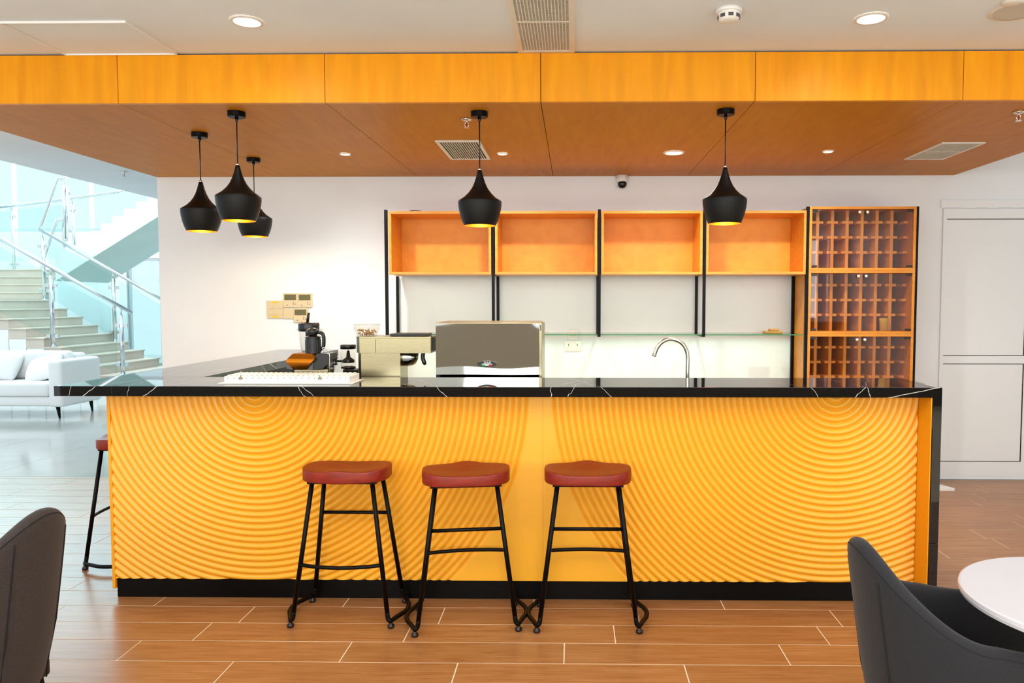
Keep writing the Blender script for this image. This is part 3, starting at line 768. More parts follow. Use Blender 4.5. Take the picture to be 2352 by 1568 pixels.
# ------------------------------------------------------------------ things on and behind the bar top
# long white slatted tray
ya, yb = 3.87, 4.05
xa, xb = at(515, 880, ya).x, at(803, 880, ya).x
t = thing('drip_tray', 'long white slatted tray with a row of small holes on the bar top', 'tray', ((xa + xb) / 2, 3.96, ZT))
obj('base_plate', bx(xa - 0.03, xb + 0.02, ya - 0.012, yb + 0.02, ZT + 0.0005, ZT + 0.005, 0.001), M['whiteplastic'], t)
obj('body', bx(xa, xb, ya, yb, ZT + 0.005, ZT + 0.040, 0.002), M['whiteplastic'], t)
n = 24
for i in range(n):
    xc = xa + 0.02 + (xb - xa - 0.04) * i / (n - 1)
    obj('slat', bx(xc - 0.008, xc + 0.008, ya + 0.012, yb - 0.008, ZT + 0.0402, ZT + 0.046, 0.002, seg=1), M['whiteplastic'], t)
hb_ = B()
for i in range(20):
    xc = xa + 0.02 + (xb - xa - 0.04) * i / 19
    tube(hb_, [(xc, ya - 0.0008, ZT + 0.031), (xc, ya + 0.004, ZT + 0.031)], 0.0022, 8)
tag(obj('hole_row', hb_, M['greyplastic'], t), kind='stuff')
for px in (553, 735):
    xc = at(px, 870, ya).x
    obj('clip', bx(xc - 0.010, xc + 0.010, ya - 0.004, ya + 0.0, ZT + 0.024, ZT + 0.036, 0.001), M['steel'], t)
    obj('pin', tube(B(), [(xc, ya - 0.002, ZT + 0.034), (xc, ya + 0.004, ZT + 0.068)], 0.0022, 6), M['chrome'], t, True)

# gold juicer with black canister
yj = 4.09; cx = at(712, 830, yj).x
def P(px, py, Y): v = at(px, py, Y); return (v.x, v.z)
t = thing('citrus_press', 'small press with bronze gold front and black canister behind white tray', 'appliance', (cx, yj + 0.06, ZT))
g = B(); rows = []                                        # rolled front: bulges towards the viewer
edge = [(848, 674, 706), (843, 670.5, 709.5), (838, 667, 713), (833, 663.5, 717), (828, 660, 722), (822, 664, 726), (817, 668, 721), (812, 672, 716)]
for py, pl, pr_ in edge:
    v_ = (848 - py) / 36; yb_l = yj + 0.004 - 0.030 * math.sin(PI * min(1, max(0, v_)))
    a, b = at(pl, py, yj), at(pr_, py, yj)
    rows.append([g.verts.new(c_) for c_ in ((a.x, yj + 0.11, a.z), (a.x, yb_l, a.z), (b.x, yb_l, a.z), (b.x, yj + 0.11, a.z))])
for a, b in zip(rows, rows[1:]):
    for k in range(4): g.faces.new((a[k], a[(k + 1) % 4], b[(k + 1) % 4], b[k]))
g.faces.new(rows[0][::-1]); g.faces.new(rows[-1]); bmesh.ops.recalc_face_normals(g, faces=g.faces)
gf = obj('gold_front', g, M['goldbody'], t, True)
gf.data.set_sharp_from_angle(angle=math.radians(40))
g = prism(B(), [P(658, 832, yj), P(660, 829, yj), P(674, 849, yj), P(659, 846, yj)], yj - 0.003, yj + 0.10); obj('cheek', g, M['greyplastic'], t)
g = prism(B(), [P(706, 849, yj), P(717, 834, yj), P(719, 830, yj), P(719, 849, yj)], yj - 0.003, yj + 0.10); obj('cheek', g, M['greyplastic'], t)
g = prism(B(), [P(719, 849, yj), P(719, 822, yj), P(728, 812, yj), P(757, 812, yj), P(760, 826, yj), P(753, 834, yj), P(741, 847, yj)], yj + 0.002, yj + 0.12); obj('side_body', g, M['blackplastic'], t)
zf = at(700, 848, yj).z
obj('foot', bx(at(674, 850, yj).x, at(752, 850, yj).x, yj + 0.01, yj + 0.115, ZT + 0.0005, zf - 0.001, 0.003), M['steel'], t)
cc = at(719, 780, yj + 0.06); zc0 = at(719, 811, yj + 0.06).z + 0.001
K = 0.0026
r_ = (at(736, 790, yj + .06).x - at(702, 790, yj + .06).x) / 2
zt2 = at(719, 774, yj + 0.06).z
can = obj('canister', lathe(B(), [(r_ * .96, zc0), (r_ * .96, zt2 - 0.006), (r_ * 1.02, zt2 - 0.004), (r_ * 1.02, zt2 + 0.002), (r_ * .8, zt2 + 0.006)], (cc.x, yj + 0.06, 0), 40), M['blackplastic'], t, False)
for k in range(20):
    an = 2 * PI * k / 20
    obj('rib', bx(cc.x + r_ * .97 * math.cos(an) - 0.0016, cc.x + r_ * .97 * math.cos(an) + 0.0016, yj + 0.06 + r_ * .97 * math.sin(an) - 0.0016, yj + 0.06 + r_ * .97 * math.sin(an) + 0.0016, zc0 + 0.004, zt2 - 0.012), M['blackplastic'], can)
zk = zt2 + 0.0065
obj('knob', lathe(B(), [(r_ * .55, zk), (r_ * .52, zk + 0.006), (r_ * .78, zk + 0.016), (r_ * .82, zk + 0.027), (r_ * .72, zk + 0.038), (r_ * .4, zk + 0.045), (0.002, zk + 0.046)], (cc.x, yj + 0.06, 0), 32), M['blackplastic'], t, True)
w0, w1, w2, w3 = at(741, 798, yj + .05), at(752, 801, yj + .05), at(762, 816, yj + .03), at(762, 853, yj + .03)
obj('lever', tube(B(), smooth_path([(at(736, 806, yj).x, yj + .05, at(736, 806, yj).z), (w0.x, yj + .05, w0.z), (w1.x, yj + .05, w1.z), (at(748, 809, yj).x, yj + .05, at(748, 809, yj).z)], 6), 0.0024, 8), M['chrome'], t, True)
obj('wire_stand', tube(B(), [(at(742, 811, yj).x, yj - 0.006, at(742, 811, yj).z), (at(757, 811, yj).x, yj - 0.006, at(757, 811, yj).z), (w2.x, yj - 0.006, w2.z), (w3.x, yj - 0.006, ZT + 0.004)], 0.003, 8), M['chrome'], t, True)

# blender behind it, on the work counter
ybl = 4.45; cb = at(712, 780, ybl)
t = thing('blender', 'jug blender with black lid and tamper stick in front of the thermostats', 'blender', (cb.x, ybl, ZW))
def Rr(px): return px * ybl / FPX
zj0, zj1, zl0, zl1 = at(712, 806, ybl).z, at(712, 757, ybl).z, at(712, 756, ybl).z, at(712, 741, ybl).z
obj('base', bx(cb.x - 0.085, cb.x + 0.085, ybl - 0.09, ybl + 0.09, ZW + 0.0005, zj0 - 0.02, 0.012), M['blackplastic'], t)
obj('coupling', lathe(B(), [(0.05, zj0 - 0.02), (0.046, zj0 - 0.001)], (cb.x, ybl, 0), 24), M['blackplastic'], t)
obj('jug', lathe(B(), [(Rr(19), zj0), (Rr(26), zj1)], (cb.x, ybl, 0), 32, True, False), M['clear'], t, True)
obj('jug_rim', lathe(B(), [(Rr(26), zj1 - 0.004), (Rr(31), zj1), (Rr(30), zj1 + 0.005), (Rr(25), zj1 + 0.003)], (cb.x, ybl, 0), 32, False, False), M['clear'], t, True)
obj('lid', lathe(B(), [(Rr(22), zl0 - 0.012), (Rr(23.5), zl0), (Rr(23.5), zl1 - 0.006), (Rr(22), zl1), (Rr(10), zl1 + 0.002)], (cb.x - 0.006, ybl, 0), 32), M['blackplastic'], t, True)
s0, s1 = at(706, 741, ybl), at(709, 718, ybl)
obj('tamper', tube(B(), [s0, s1], 0.0085, 12), M['blackplastic'], t, True)
h0, h1, h2, h3 = at(728, 762, ybl), at(742, 768, ybl), at(743, 795, ybl), at(735, 803, ybl)
obj('handle', tube(B(), smooth_path([h0, h1, h2, h3], 6), 0.011, 10), M['blackplastic'], t, True)
obj('blade_shaft', tube(B(), [(cb.x - 0.005, ybl, zj0 + 0.002), (cb.x - 0.005, ybl, zj1 + 0.01)], Rr(8), 14), M['blackplastic'], t, True)

# small doser grinder left of the big grinder
yd = 4.42; cd = at(800, 820, yd)
t = thing('doser', 'small clear coffee doser with black lid and side knob beside the steel grinder', 'grinder', (cd.x, yd, ZW))
RD = 17 * yd / FPX
z_ = lambda py: at(800, py, yd).z
obj('stand', bx(cd.x - 0.02, cd.x + 0.07, yd - 0.05, yd + 0.05, ZW + 0.0005, z_(846), 0.006), M['blackplastic'], t)
obj('base', lathe(B(), [(RD * .95, z_(845.5)), (RD, z_(842)), (RD * .6, z_(840))], (cd.x, yd, 0), 28), M['blackplastic'], t, True)
obj('jar', lathe(B(), [(RD, z_(842)), (RD, z_(800))], (cd.x, yd, 0), 28, False, False), M['clear'], t, True)
obj('lid', lathe(B(), [(RD * 1.04, z_(801)), (RD * 1.05, z_(792)), (RD * .9, z_(791))], (cd.x, yd, 0), 28), M['blackplastic'], t, True)
obj('vane', lathe(B(), [(RD * .85, z_(832)), (RD * .8, z_(826)), (RD * .3, z_(820)), (RD * .18, z_(806)), (RD * .05, z_(804))], (cd.x, yd, 0), 20), M['blackplastic'], t, True)
kz = z_(829); kx = cd.x - RD
obj('knob_shaft', tube(B(), [(kx + 0.004, yd, kz), (kx - 0.03, yd, kz)], 0.007, 10), M['blackplastic'], t, True)
kn = B()
for dz in (-0.018, 0, 0.018): box(kn, kx - 0.048, kx - 0.022, yd - 0.008, yd + 0.008, kz + dz - 0.0045, kz + dz + 0.0045, 0.002)
box(kn, kx - 0.034, kx - 0.026, yd - 0.007, yd + 0.007, kz - 0.018, kz + 0.018, 0.001)
obj('knob', kn, M['blackplastic'], t)

# steel grinder with overhanging head
yg = 4.27
t = thing('coffee_grinder', 'brushed steel coffee grinder with overhanging head and clear bean hopper', 'grinder', (at(868, 880, yg).x, yg + 0.12, ZW))
X_ = lambda px: at(px, 820, yg).x
Z_ = lambda py: at(900, py, yg).z
col = prism(B(), [(X_(819), yg + 0.20), (X_(819), yg + 0.035), (X_(829), yg), (X_(862), yg), (X_(919), yg), (X_(919), yg + 0.20)], ZW + 0.0005, Z_(811), 'Z')
obj('column', col, M['steel'], t)
hd = prism(B(), [(X_(816), yg + 0.21), (X_(816), yg + 0.03), (X_(827), yg - 0.008), (X_(990), yg - 0.008), (X_(990), yg + 0.21)], Z_(810.5), Z_(777), 'Z')
obj('head', hd, M['steel'], t)
obj('head_cover', prism(B(), [(X_(816) - .001, yg + 0.212), (X_(816) - .001, yg + 0.029), (X_(827), yg - 0.010), (X_(991), yg - 0.010), (X_(991), yg + 0.212)], Z_(776.5), Z_(773), 'Z'), M['steel'], t)
obj('front_plate', bx(X_(990), X_(992.5), yg - 0.008, yg + 0.20, Z_(806), Z_(778)), M['blackplastic'], t)
obj('seam_line', bx(X_(863.5), X_(864.5), yg - 0.0095, yg - 0.0082, Z_(810), Z_(779)), M['greyplastic'], t)
hc = at(843, 760, yg + 0.1); zb0 = Z_(773) + 0.0006; zb1 = at(843, 744, yg + 0.1).z
hr = 30 * (yg + .1) / FPX
hop = obj('hopper', lathe(B(), [(hr * .72, zb0), (hr * .8, zb0 + 0.02), (hr * .98, zb1 - 0.03), (hr, zb1)], (hc.x, yg + 0.1, 0), 36, True, False), M['clear'], t, True)
obj('hopper_rim', lathe(B(), [(hr, zb1 - 0.003), (hr * 1.03, zb1), (hr * .98, zb1 + 0.001)], (hc.x, yg + 0.1, 0), 36, False, False), M['clear'], hop, True)
be = B()
for k in range(70):
    an = random.uniform(0, 2 * PI); rr = hr * .68 * math.sqrt(random.random()); zz_ = zb0 + 0.006 + random.random() * 0.032
    bmesh.ops.create_icosphere(be, subdivisions=1, radius=0.0055, matrix=Matrix.Translation((hc.x + rr * math.cos(an), yg + 0.1 + rr * math.sin(an), zz_)))
tag(obj('beans', be, M['beans'], t, True), kind='stuff')
obj('lid', bx(X_(893), X_(980), yg + 0.03, yg + 0.17, Z_(773) + 0.0006, at(930, 766, yg + 0.03).z, 0.004), M['blackplastic'], t)
bc = at(935, 820, yg + 0.08); br = 27 * (yg + .08) / FPX
zt3 = Z_(811) - 0.0005
obj('bowl', lathe(B(), [(br * .5, zt3 - 0.078), (br * .78, zt3 - 0.066), (br * .95, zt3 - 0.04), (br, zt3)], (bc.x, yg + 0.08, 0), 36), M['chrome'], t, True)
obj('handle', tube(B(), smooth_path([(X_(968), yg + 0.05, Z_(811)), (X_(967), yg + 0.05, Z_(822)), (X_(970), yg + 0.05, Z_(833)), (X_(973), yg + 0.05, Z_(839))], 5), [0.012] * 12 + [0.011, 0.010, 0.008, 0.006], 10), M['blackplastic'], t, True)
obj('spout_tray', bx(X_(921), X_(960), yg + 0.02, yg + 0.16, ZW + 0.0005, ZW + 0.03, 0.004), M['blackplastic'], t)

# espresso machine seen from behind
ye = 4.30
xe0, xe1 = at(1001, 800, ye).x, at(1238, 800, ye).x
ze1 = at(1120, 741, ye).z
t = thing('espresso_machine', 'large espresso machine with mirror polished steel back and oval black badge', 'coffee machine', ((xe0 + xe1) / 2, ye + 0.24, ZW))
# slightly dished back sheet: real sheet metal is never flat
NX, NZ = 40, 28; sh = B(); vv = []
for j in range(NZ + 1):
    for i in range(NX + 1):
        u, v = i / NX, j / NZ
        yy = ye + 0.0035 * math.sin(PI * u) * math.sin(PI * v) + 0.0012 * math.sin(7 * u + 3 * v) * math.sin(PI * v)
        vv.append(sh.verts.new((xe0 + (xe1 - xe0) * u, yy, ZW + 0.05 + (ze1 - 0.006 - ZW - 0.05) * v)))
for j in range(NZ):
    for i in range(NX):
        k = j * (NX + 1) + i; sh.faces.new((vv[k], vv[k + 1], vv[k + NX + 2], vv[k + NX + 1]))
obj('back_sheet', sh, M['mirrorsteel'], t, True)
obj('body', bx(xe0, xe1 + 0.016, ye + 0.012, ye + 0.46, ZW + 0.05, ze1 - 0.008, 0.006), M['steel'], t)
obj('top_edge', bx(xe0 - 0.002, xe1 + 0.002, ye - 0.003, ye + 0.46, ze1 - 0.006, ze1, 0.001), M['steel'], t)
obj('side_cheek', bx(xe1 + 0.0005, xe1 + 0.0175, ye - 0.003, ye + 0.011, ZW + 0.05, ze1 + 0.003, 0.002), M['steel'], t)
obj('side_vent', bx(at(1240.5, 760, ye).x, at(1243, 760, ye).x, ye - 0.004, ye - 0.0031, at(1241, 759, ye).z, at(1241, 746, ye).z), M['greyplastic'], t)
for sx in (xe0 + 0.05, xe1 - 0.05):
    for sy in (ye + 0.06, ye + 0.40):
        obj('foot', lathe(B(), [(0.02, ZW + 0.0005), (0.016, ZW + 0.05)], (sx, sy, 0), 16), M['blackplastic'], t)
lc = at(1118.5, 836, ye - 0.004)
def oval(rx, rz, y0, y1, n=40):
    return prism(B(), [(lc.x + rx * math.cos(2 * PI * k / n), lc.z + rz * math.sin(2 * PI * k / n)) for k in range(n)], y0, y1)
bd = obj('badge', oval(0.0585, 0.0195, ye - 0.006, ye - 0.001), mat('badge_black', '#050507', 0.3), t)
def lab(px0, px1, py0, py1, m, name):
    a, b = at(px0, py1, ye - .006), at(px1, py0, ye - .006)
    obj(name, bx(a.x, b.x, ye - 0.0066, ye - 0.0061, a.z, b.z), m, bd)
lab(1106.5, 1114, 836.8, 840.5, M['green'], 'stripe'); lab(1114.2, 1122.3, 836.8, 839.5, M['white'], 'stripe'); lab(1122.5, 1130, 836.8, 840.5, M['red'], 'stripe')
lab(1106.5, 1130, 835.4, 836.5, M['white'], 'stripe')
fc = bpy.data.curves.new('badge_text', 'FONT'); fc.body = 'SIAB'; fc.size = 0.0195; fc.shear = 0.35; fc.extrude = 0.0003; fc.align_x = 'CENTER'
fo = bpy.data.objects.new('tmp', fc); COL.objects.link(fo)
bpy.context.view_layer.update()
tm = bpy.data.meshes.new_from_object(fo.evaluated_get(bpy.context.evaluated_depsgraph_get())); bpy.data.objects.remove(fo)
pz = at(1118, 835.2, ye - .006)
tm.transform(Matrix.Translation((pz.x, ye - 0.0065, pz.z)) @ Matrix.Rotation(PI / 2, 4, 'X') @ Matrix.Diagonal((1.12, 1, 1, 1)))
tl = obj('lettering', tm, M['white'], bd); 

# gooseneck tap
yt_ = 4.42; pa = at(1579, 880, yt_)
t = thing('tap', 'brushed steel gooseneck tap rising behind the bar top', 'tap', (pa.x, yt_, ZW))
def tp(px, py): v = at(px, py, yt_); return (v.x, yt_, v.z)
arc = [tp(1579, 850), tp(1579.5, 820), tp(1576, 803), tp(1566, 788), tp(1550, 780), tp(1535, 779), tp(1520, 786), tp(1509, 799), tp(1503, 814)]
M['tapsteel'] = steel('satin_tap_steel', '#c9c6bc', 0.25)
obj('spout', tube(B(), smooth_path([(pa.x, yt_, ZW + 0.03), (pa.x, yt_, ZW + 0.15)] + arc, 7), 0.0118, 16), M['tapsteel'], t, True)
e0 = tp(1503.5, 813); e1 = tp(1501.5, 818)
obj('aerator', tube(B(), [e0, e1], 0.0135, 16), M['chrome'], t, True)
obj('base', lathe(B(), [(0.026, ZW + 0.0005), (0.024, ZW + 0.035), (0.014, ZW + 0.04)], (pa.x, yt_, 0), 24), M['steel'], t, True)
obj('handle', tube(B(), [(pa.x + 0.02, yt_, ZW + 0.025), (pa.x + 0.075, yt_, ZW + 0.045)], [0.006, 0.005], 10), M['steel'], t, True)

# ------------------------------------------------------------------ bar stools
SG = 'bar stools with red brown seats'
def make_stool():
    t = thing('bar_stool', 'x', 'stool', (0, 0, 0), 0, SG)
    HW, HD, ZS = 0.216, 0.152, 0.712
    s = B(); NR, NA = 12, 72
    def outl(a):
        c_, s_ = math.cos(a), math.sin(a); n = 2.7
        x = HW * math.copysign(abs(c_) ** (2 / n), c_); y = HD * math.copysign(abs(s_) ** (2 / n), s_)
        if y < 0: y *= 1 + 0.06 * math.exp(-(x / 0.06) ** 2)          # pommel
        else: y *= 1 - 0.06 * math.exp(-(x / 0.09) ** 2)
        return x, y
    def topz(x, y):
        dish = 0.020 * (1 - min(1, (x / HW) ** 2)) * (1 - 0.35 * abs(y) / HD)
        pom = 0.015 * math.exp(-(x / 0.07) ** 2) * max(0, min(1, (-y / HD - 0.15) / 0.85))
        return ZS + 0.064 - dish + pom * 0.9
    ctr = s.verts.new((0, 0, topz(0, 0))); rings = []
    for r in range(1, NR + 1):
        f = r / NR; ring = []
        for k in range(NA):
            x, y = outl(2 * PI * k / NA); ring.append(s.verts.new((x * f * .98, y * f * .98, topz(x * f, y * f) - (0.001 if r == NR else 0))))
        rings.append(ring)
    sides = []
    for (f, dz, top_rel) in ((0.995, -0.0025, True), (1.0, -0.007, True), (1.0, 0.006, False), (0.985, 0.0, False)):
        ring = []
        for k in range(NA):
            x, y = outl(2 * PI * k / NA); z = topz(x, y) + dz if top_rel else ZS + dz
            ring.append(s.verts.new((x * f, y * f, z)))
        rings.append(ring)
    for k in range(NA): s.faces.new((ctr, rings[0][k], rings[0][(k + 1) % NA]))
    for a, b in zip(rings, rings[1:]):
        for k in range(NA): s.faces.new((a[k], b[k], b[(k + 1) % NA], a[(k + 1) % NA]))
    s.faces.new(rings[-1][::-1]); bmesh.ops.recalc_face_normals(s, faces=s.faces)
    obj('seat', s, M['seat'], t, True, True)
    obj('mounting_plate', bx(-0.172, 0.172, -0.105, 0.105, ZS - 0.012, ZS - 0.0005, 0.001), M['blackmetal'], t, False, True)
    TW, TD, FW, FD, R = 0.150, 0.095, 0.236, 0.158, 0.0115
    zlow = 0.034
    def leg_at(sx, sy, z):
        f = (ZS - 0.012 - z) / (ZS - 0.012 - zlow); return Vector((sx * (TW + (FW - TW) * f), sy * (TD + (FD - TD) * f), z))
    for sx in (-1, 1):
        for sy in (-1, 1):
            obj('leg', tube(B(), [leg_at(sx, sy, ZS - 0.012), leg_at(sx, sy, 0.075)], R, 12), M['blackmetal'], t, True, True)
            foot = leg_at(sx, sy, zlow)
            gl = B(); lathe(gl, [(0.013, 0.0), (0.017, 0.004), (0.017, 0.014), (0.010, 0.020), (0.009, 0.026)], (foot.x + sx * 0.012, foot.y - sy * 0.004, 0), 18)
            obj('foot_glide', gl, M['blackplastic'], t, True, True)
        a0, a1 = leg_at(sx, -1, 0.0755), leg_at(sx, 1, 0.0755); f0, f1 = leg_at(sx, -1, zlow), leg_at(sx, 1, zlow)
        path = [a0, (a0 + f0) / 2 + Vector((sx * 0.002, 0, -0.008)), f0 + Vector((sx * 0.012, 0.006, 0.002))]
        for yy, bo in ((-0.10, 0.034), (-0.05, 0.055), (0, 0.062), (0.05, 0.055), (0.10, 0.034)):
            path.append(Vector((sx * (FW + bo), yy, zlow + 0.002)))
        path += [f1 + Vector((sx * 0.012, -0.006, 0.002)), (a1 + f1) / 2 + Vector((sx * 0.002, 0, -0.008)), a1]
        obj('floor_bow', tube(B(), smooth_path(path, 5), R, 12), M['blackmetal'], t, True, True)
    l0, l1 = leg_at(-1, -1, 0.305), leg_at(1, -1, 0.305)
    obj('footrest', tube(B(), smooth_path([l0, Vector((-0.12, l0.y - 0.022, 0.303)), Vector((0, l0.y - 0.034, 0.302)), Vector((0.12, l0.y - 0.022, 0.303)), l1], 5), 0.0095, 10), M['blackmetal'], t, True, True)
    obj('stretcher', tube(B(), [leg_at(-1, 1, 0.497), leg_at(1, 1, 0.497)], 0.009, 10), M['blackmetal'], t, True, True)
    return t
st = make_stool()
st.location = (-1.145, 3.695, 0); st['label'] = 'leftmost front bar stool, its curved footrest towards the viewer'
copy_tree(st, (-0.535, 3.635, 0), PI + 0.14, 'middle front bar stool, slightly turned, of three before the carved panels', SG)
copy_tree(st, (0.070, 3.655, 0), PI, 'rightmost front bar stool before the plain middle of the bar front', SG)
copy_tree(st, (-2.765, 4.55, 0), -PI / 2, 'bar stool half hidden behind the left end of the bar', SG)

# ------------------------------------------------------------------ upholstered tub chairs and table
def make_chair(name, label, fab, loc, rz):
    """faces local +X; shell is one swept U with high back and low arms"""
    t = thing(name, label, 'chair', (0, 0, 0), 0)
    HWc, XF, XR = 0.262, 0.31, -0.30
    path = []
    n1, n2 = 10, 28
    for i in range(n1): path.append((XF + (-0.04 - XF) * i / n1, -HWc))
    for i in range(n2 + 1):
        a = PI * i / n2; path.append((-0.04 - (0.26) * math.sin(a), -HWc * math.cos(a)))
    for i in range(1, n1 + 1): path.append((-0.04 + (XF + 0.04) * i / n1, HWc))
    N = len(path)
    def height(x):
        s_ = max(0.0, min(1.0, (-0.04 - x) / 0.26)); g = max(0.0, min(1.0, (0.10 - x) / 0.14))
        return 0.645 + 0.022 * g * g + 0.225 * s_ ** 2.1
    sec = []
    bm = B()
    TH = 0.062
    for i, (x, y) in enumerate(path):
        xa, ya = path[max(i - 1, 0)]; xb, yb = path[min(i + 1, N - 1)]
        tx, ty = xb - xa, yb - ya; L = math.hypot(tx, ty); nx, ny = -ty / L, tx / L   # outward normal
        h = height(x); lean = 0.07 * max(0, min(1, (0.05 - x) / 0.3))
        ring = []
        for (o_, z) in ((-0.02, 0.20), (0.0, 0.30), (0.0, 0.45), (0.0, h - 0.12), (0.0, h - 0.045), (-0.004, h - 0.02), (-0.014, h - 0.005), (-TH / 2, h),
                        (-TH + 0.014, h - 0.005), (-TH + 0.004, h - 0.02), (-TH, h - 0.045), (-TH, h - 0.14), (-TH, 0.45), (-TH, 0.36), (-TH + 0.01, 0.20)):
            ln = lean * max(0, (z - 0.35)) / 0.5; flare = 0.03 * max(0, (0.45 - z)) / 0.25
            ring.append(bm.verts.new((x + nx * (o_ - flare) - ln, y + ny * (o_ - flare), z)))
        sec.append(ring)
    m_ = len(sec[0])
    for a, b in zip(sec, sec[1:]):
        for k in range(m_): bm.faces.new((a[k], b[k], b[(k + 1) % m_], a[(k + 1) % m_]))
    bm.faces.new(sec[0]); bm.faces.new(sec[-1][::-1]); bmesh.ops.recalc_face_normals(bm, faces=bm.faces)
    sh = obj('shell', bm, fab, t, True, True)
    md = sh.modifiers.new('soft', 'SUBSURF'); md.levels = 1; md.render_levels = 2
    # stitched seams: along the rim and down both sides of the back
    rim = []
    for i, (x, y) in enumerate(path):
        xa, ya = path[max(i - 1, 0)]; xb, yb = path[min(i + 1, N - 1)]
        tx, ty = xb - xa, yb - ya; L = math.hypot(tx, ty); nx, ny = -ty / L, tx / L
        h = height(x); lean = 0.07 * max(0, min(1, (0.05 - x) / 0.3)); z = h - 0.022
        rim.append((x + nx * -0.007 - lean * (z - 0.35) / 0.5, y + ny * -0.007, z))
    obj('rim_seam', tube(B(), rim, 0.003, 6), M['seam'], sh, True, True)
    for side in (-1, 1):
        pts = []
        idx = n1 + 10 if side < 0 else N - 1 - n1 - 10
        x, y = path[idx]; xa, ya = path[idx - 1]; xb, yb = path[idx + 1]
        tx, ty = xb - xa, yb - ya; L = math.hypot(tx, ty); nx, ny = -ty / L, tx / L
        h = height(x); lean = 0.07 * max(0, min(1, (0.05 - x) / 0.3))
        for k in range(14):
            z = 0.24 + (h - 0.05 - 0.24) * k / 13
            ln = lean * max(0, (z - 0.35)) / 0.5; flare = 0.03 * max(0, (0.45 - z)) / 0.25
            pts.append((x + nx * (-0.0005 - flare) - ln, y + ny * (-0.0005 - flare), z))
        obj('side_seam', tube(B(), pts, 0.003, 6), M['seam'], sh, True, True)
    cu = B(); box(cu, -0.22, 0.30, -0.19, 0.19, 0.27, 0.43, 0.045, 4)
    obj('seat_cushion', cu, fab, t, True, True)
    obj('seat_base', bx(-0.20, 0.27, -0.19, 0.19, 0.205, 0.269, 0.01), fab, t, False, True)
    for sx in (-0.17, 0.22):
        for sy in (-0.16, 0.16):
            obj('leg', tube(B(), [(sx * 1.15, sy * 1.15, 0.0), (sx, sy, 0.204)], [0.011, 0.017], 12), M['blackmetal'], t, True, True)
    t.location = loc; t.rotation_euler = (0, 0, rz)
    return t
make_chair('tub_chair', 'charcoal fabric tub chair beside the round white table', M['charcoal'], (1.205, 2.20, 0), 0.0)
make_chair('tub_chair', 'brown grey fabric tub chair cut off at the left picture edge', M['brown'], (-2.17, 2.50, 0), PI - 0.05)

tc_ = (1.51, 2.10)
t = thing('round_table', 'round white pedestal table at the right picture edge', 'table', (tc_[0], tc_[1], 0))
obj('tabletop', lathe(B(), [(0.352, 0.722), (0.360, 0.726), (0.362, 0.735), (0.360, 0.745), (0.354, 0.748)], (tc_[0], tc_[1], 0), 96), M['tabletop'], t, False)
obj('column', lathe(B(), [(0.045, 0.02), (0.032, 0.06), (0.030, 0.69), (0.10, 0.7215)], (tc_[0] + 0.06, tc_[1], 0), 28), M['whiteplastic'], t, True)
obj('base', lathe(B(), [(0.14, 0.0), (0.14, 0.008), (0.05, 0.02)], (tc_[0] + 0.06, tc_[1], 0), 48), M['whiteplastic'], t, True)

# low white base behind the waterfall leg
p0 = atz(2193, 1127, 0.0)
wb = prism(B(), [(p0.x - 0.34, p0.y), (p0.x, p0.y), (p0.x - 0.06, p0.y + 0.16), (p0.x - 0.34, p0.y + 0.16)], 0.0005, 0.022, 'Z')
tag(obj('floor_board', wb, M['whiteplastic']), 'low white board on the wooden floor right of the black leg', 'board')

# ------------------------------------------------------------------ stair hall: sofa, stairs, railings
SX1, SY0, SY1 = -6.95, 9.90, 10.75
SX0 = -9.3
t = thing('sofa', 'white fabric sofa with slim black legs before the staircase', 'sofa', ((SX0 + SX1) / 2, (SY0 + SY1) / 2, 0))
obj('base', bx(SX0 + 0.02, SX1 - 0.02, SY0 + 0.03, SY1 - 0.02, 0.17, 0.30, 0.03, seg=3), M['sofa'], t, True)
obj('arm', bx(SX1 - 0.20, SX1, SY0, SY1, 0.16, 0.80, 0.045, seg=4), M['sofa'], t, True)
obj('arm', bx(SX0, SX0 + 0.20, SY0, SY1, 0.16, 0.80, 0.045, seg=4), M['sofa'], t, True)
obj('backrest', bx(SX0 + 0.201, SX1 - 0.201, SY1 - 0.24, SY1, 0.16, 0.86, 0.05, seg=4), M['sofa'], t, True)
xm = (SX0 + SX1) / 2
for a, b in ((SX0 + 0.205, xm - 0.003), (xm + 0.003, SX1 - 0.205)):
    obj('seat_cushion', bx(a, b, SY0 + 0.01, SY1 - 0.245, 0.302, 0.50, 0.05, seg=4), M['sofa'], t, True)
    obj('back_cushion', bx(a, b, SY1 - 0.40, SY1 - 0.245, 0.502, 0.90, 0.06, seg=4), M['sofa'], t, True)
for sx in (SX0 + 0.1, SX1 - 0.1):
    for sy in (SY0 + 0.08, SY1 - 0.08):
        obj('leg', tube(B(), [(sx, sy, 0.0), (sx - 0.02, sy, 0.17)], [0.012, 0.03], 10), M['blackmetal'], t, True)
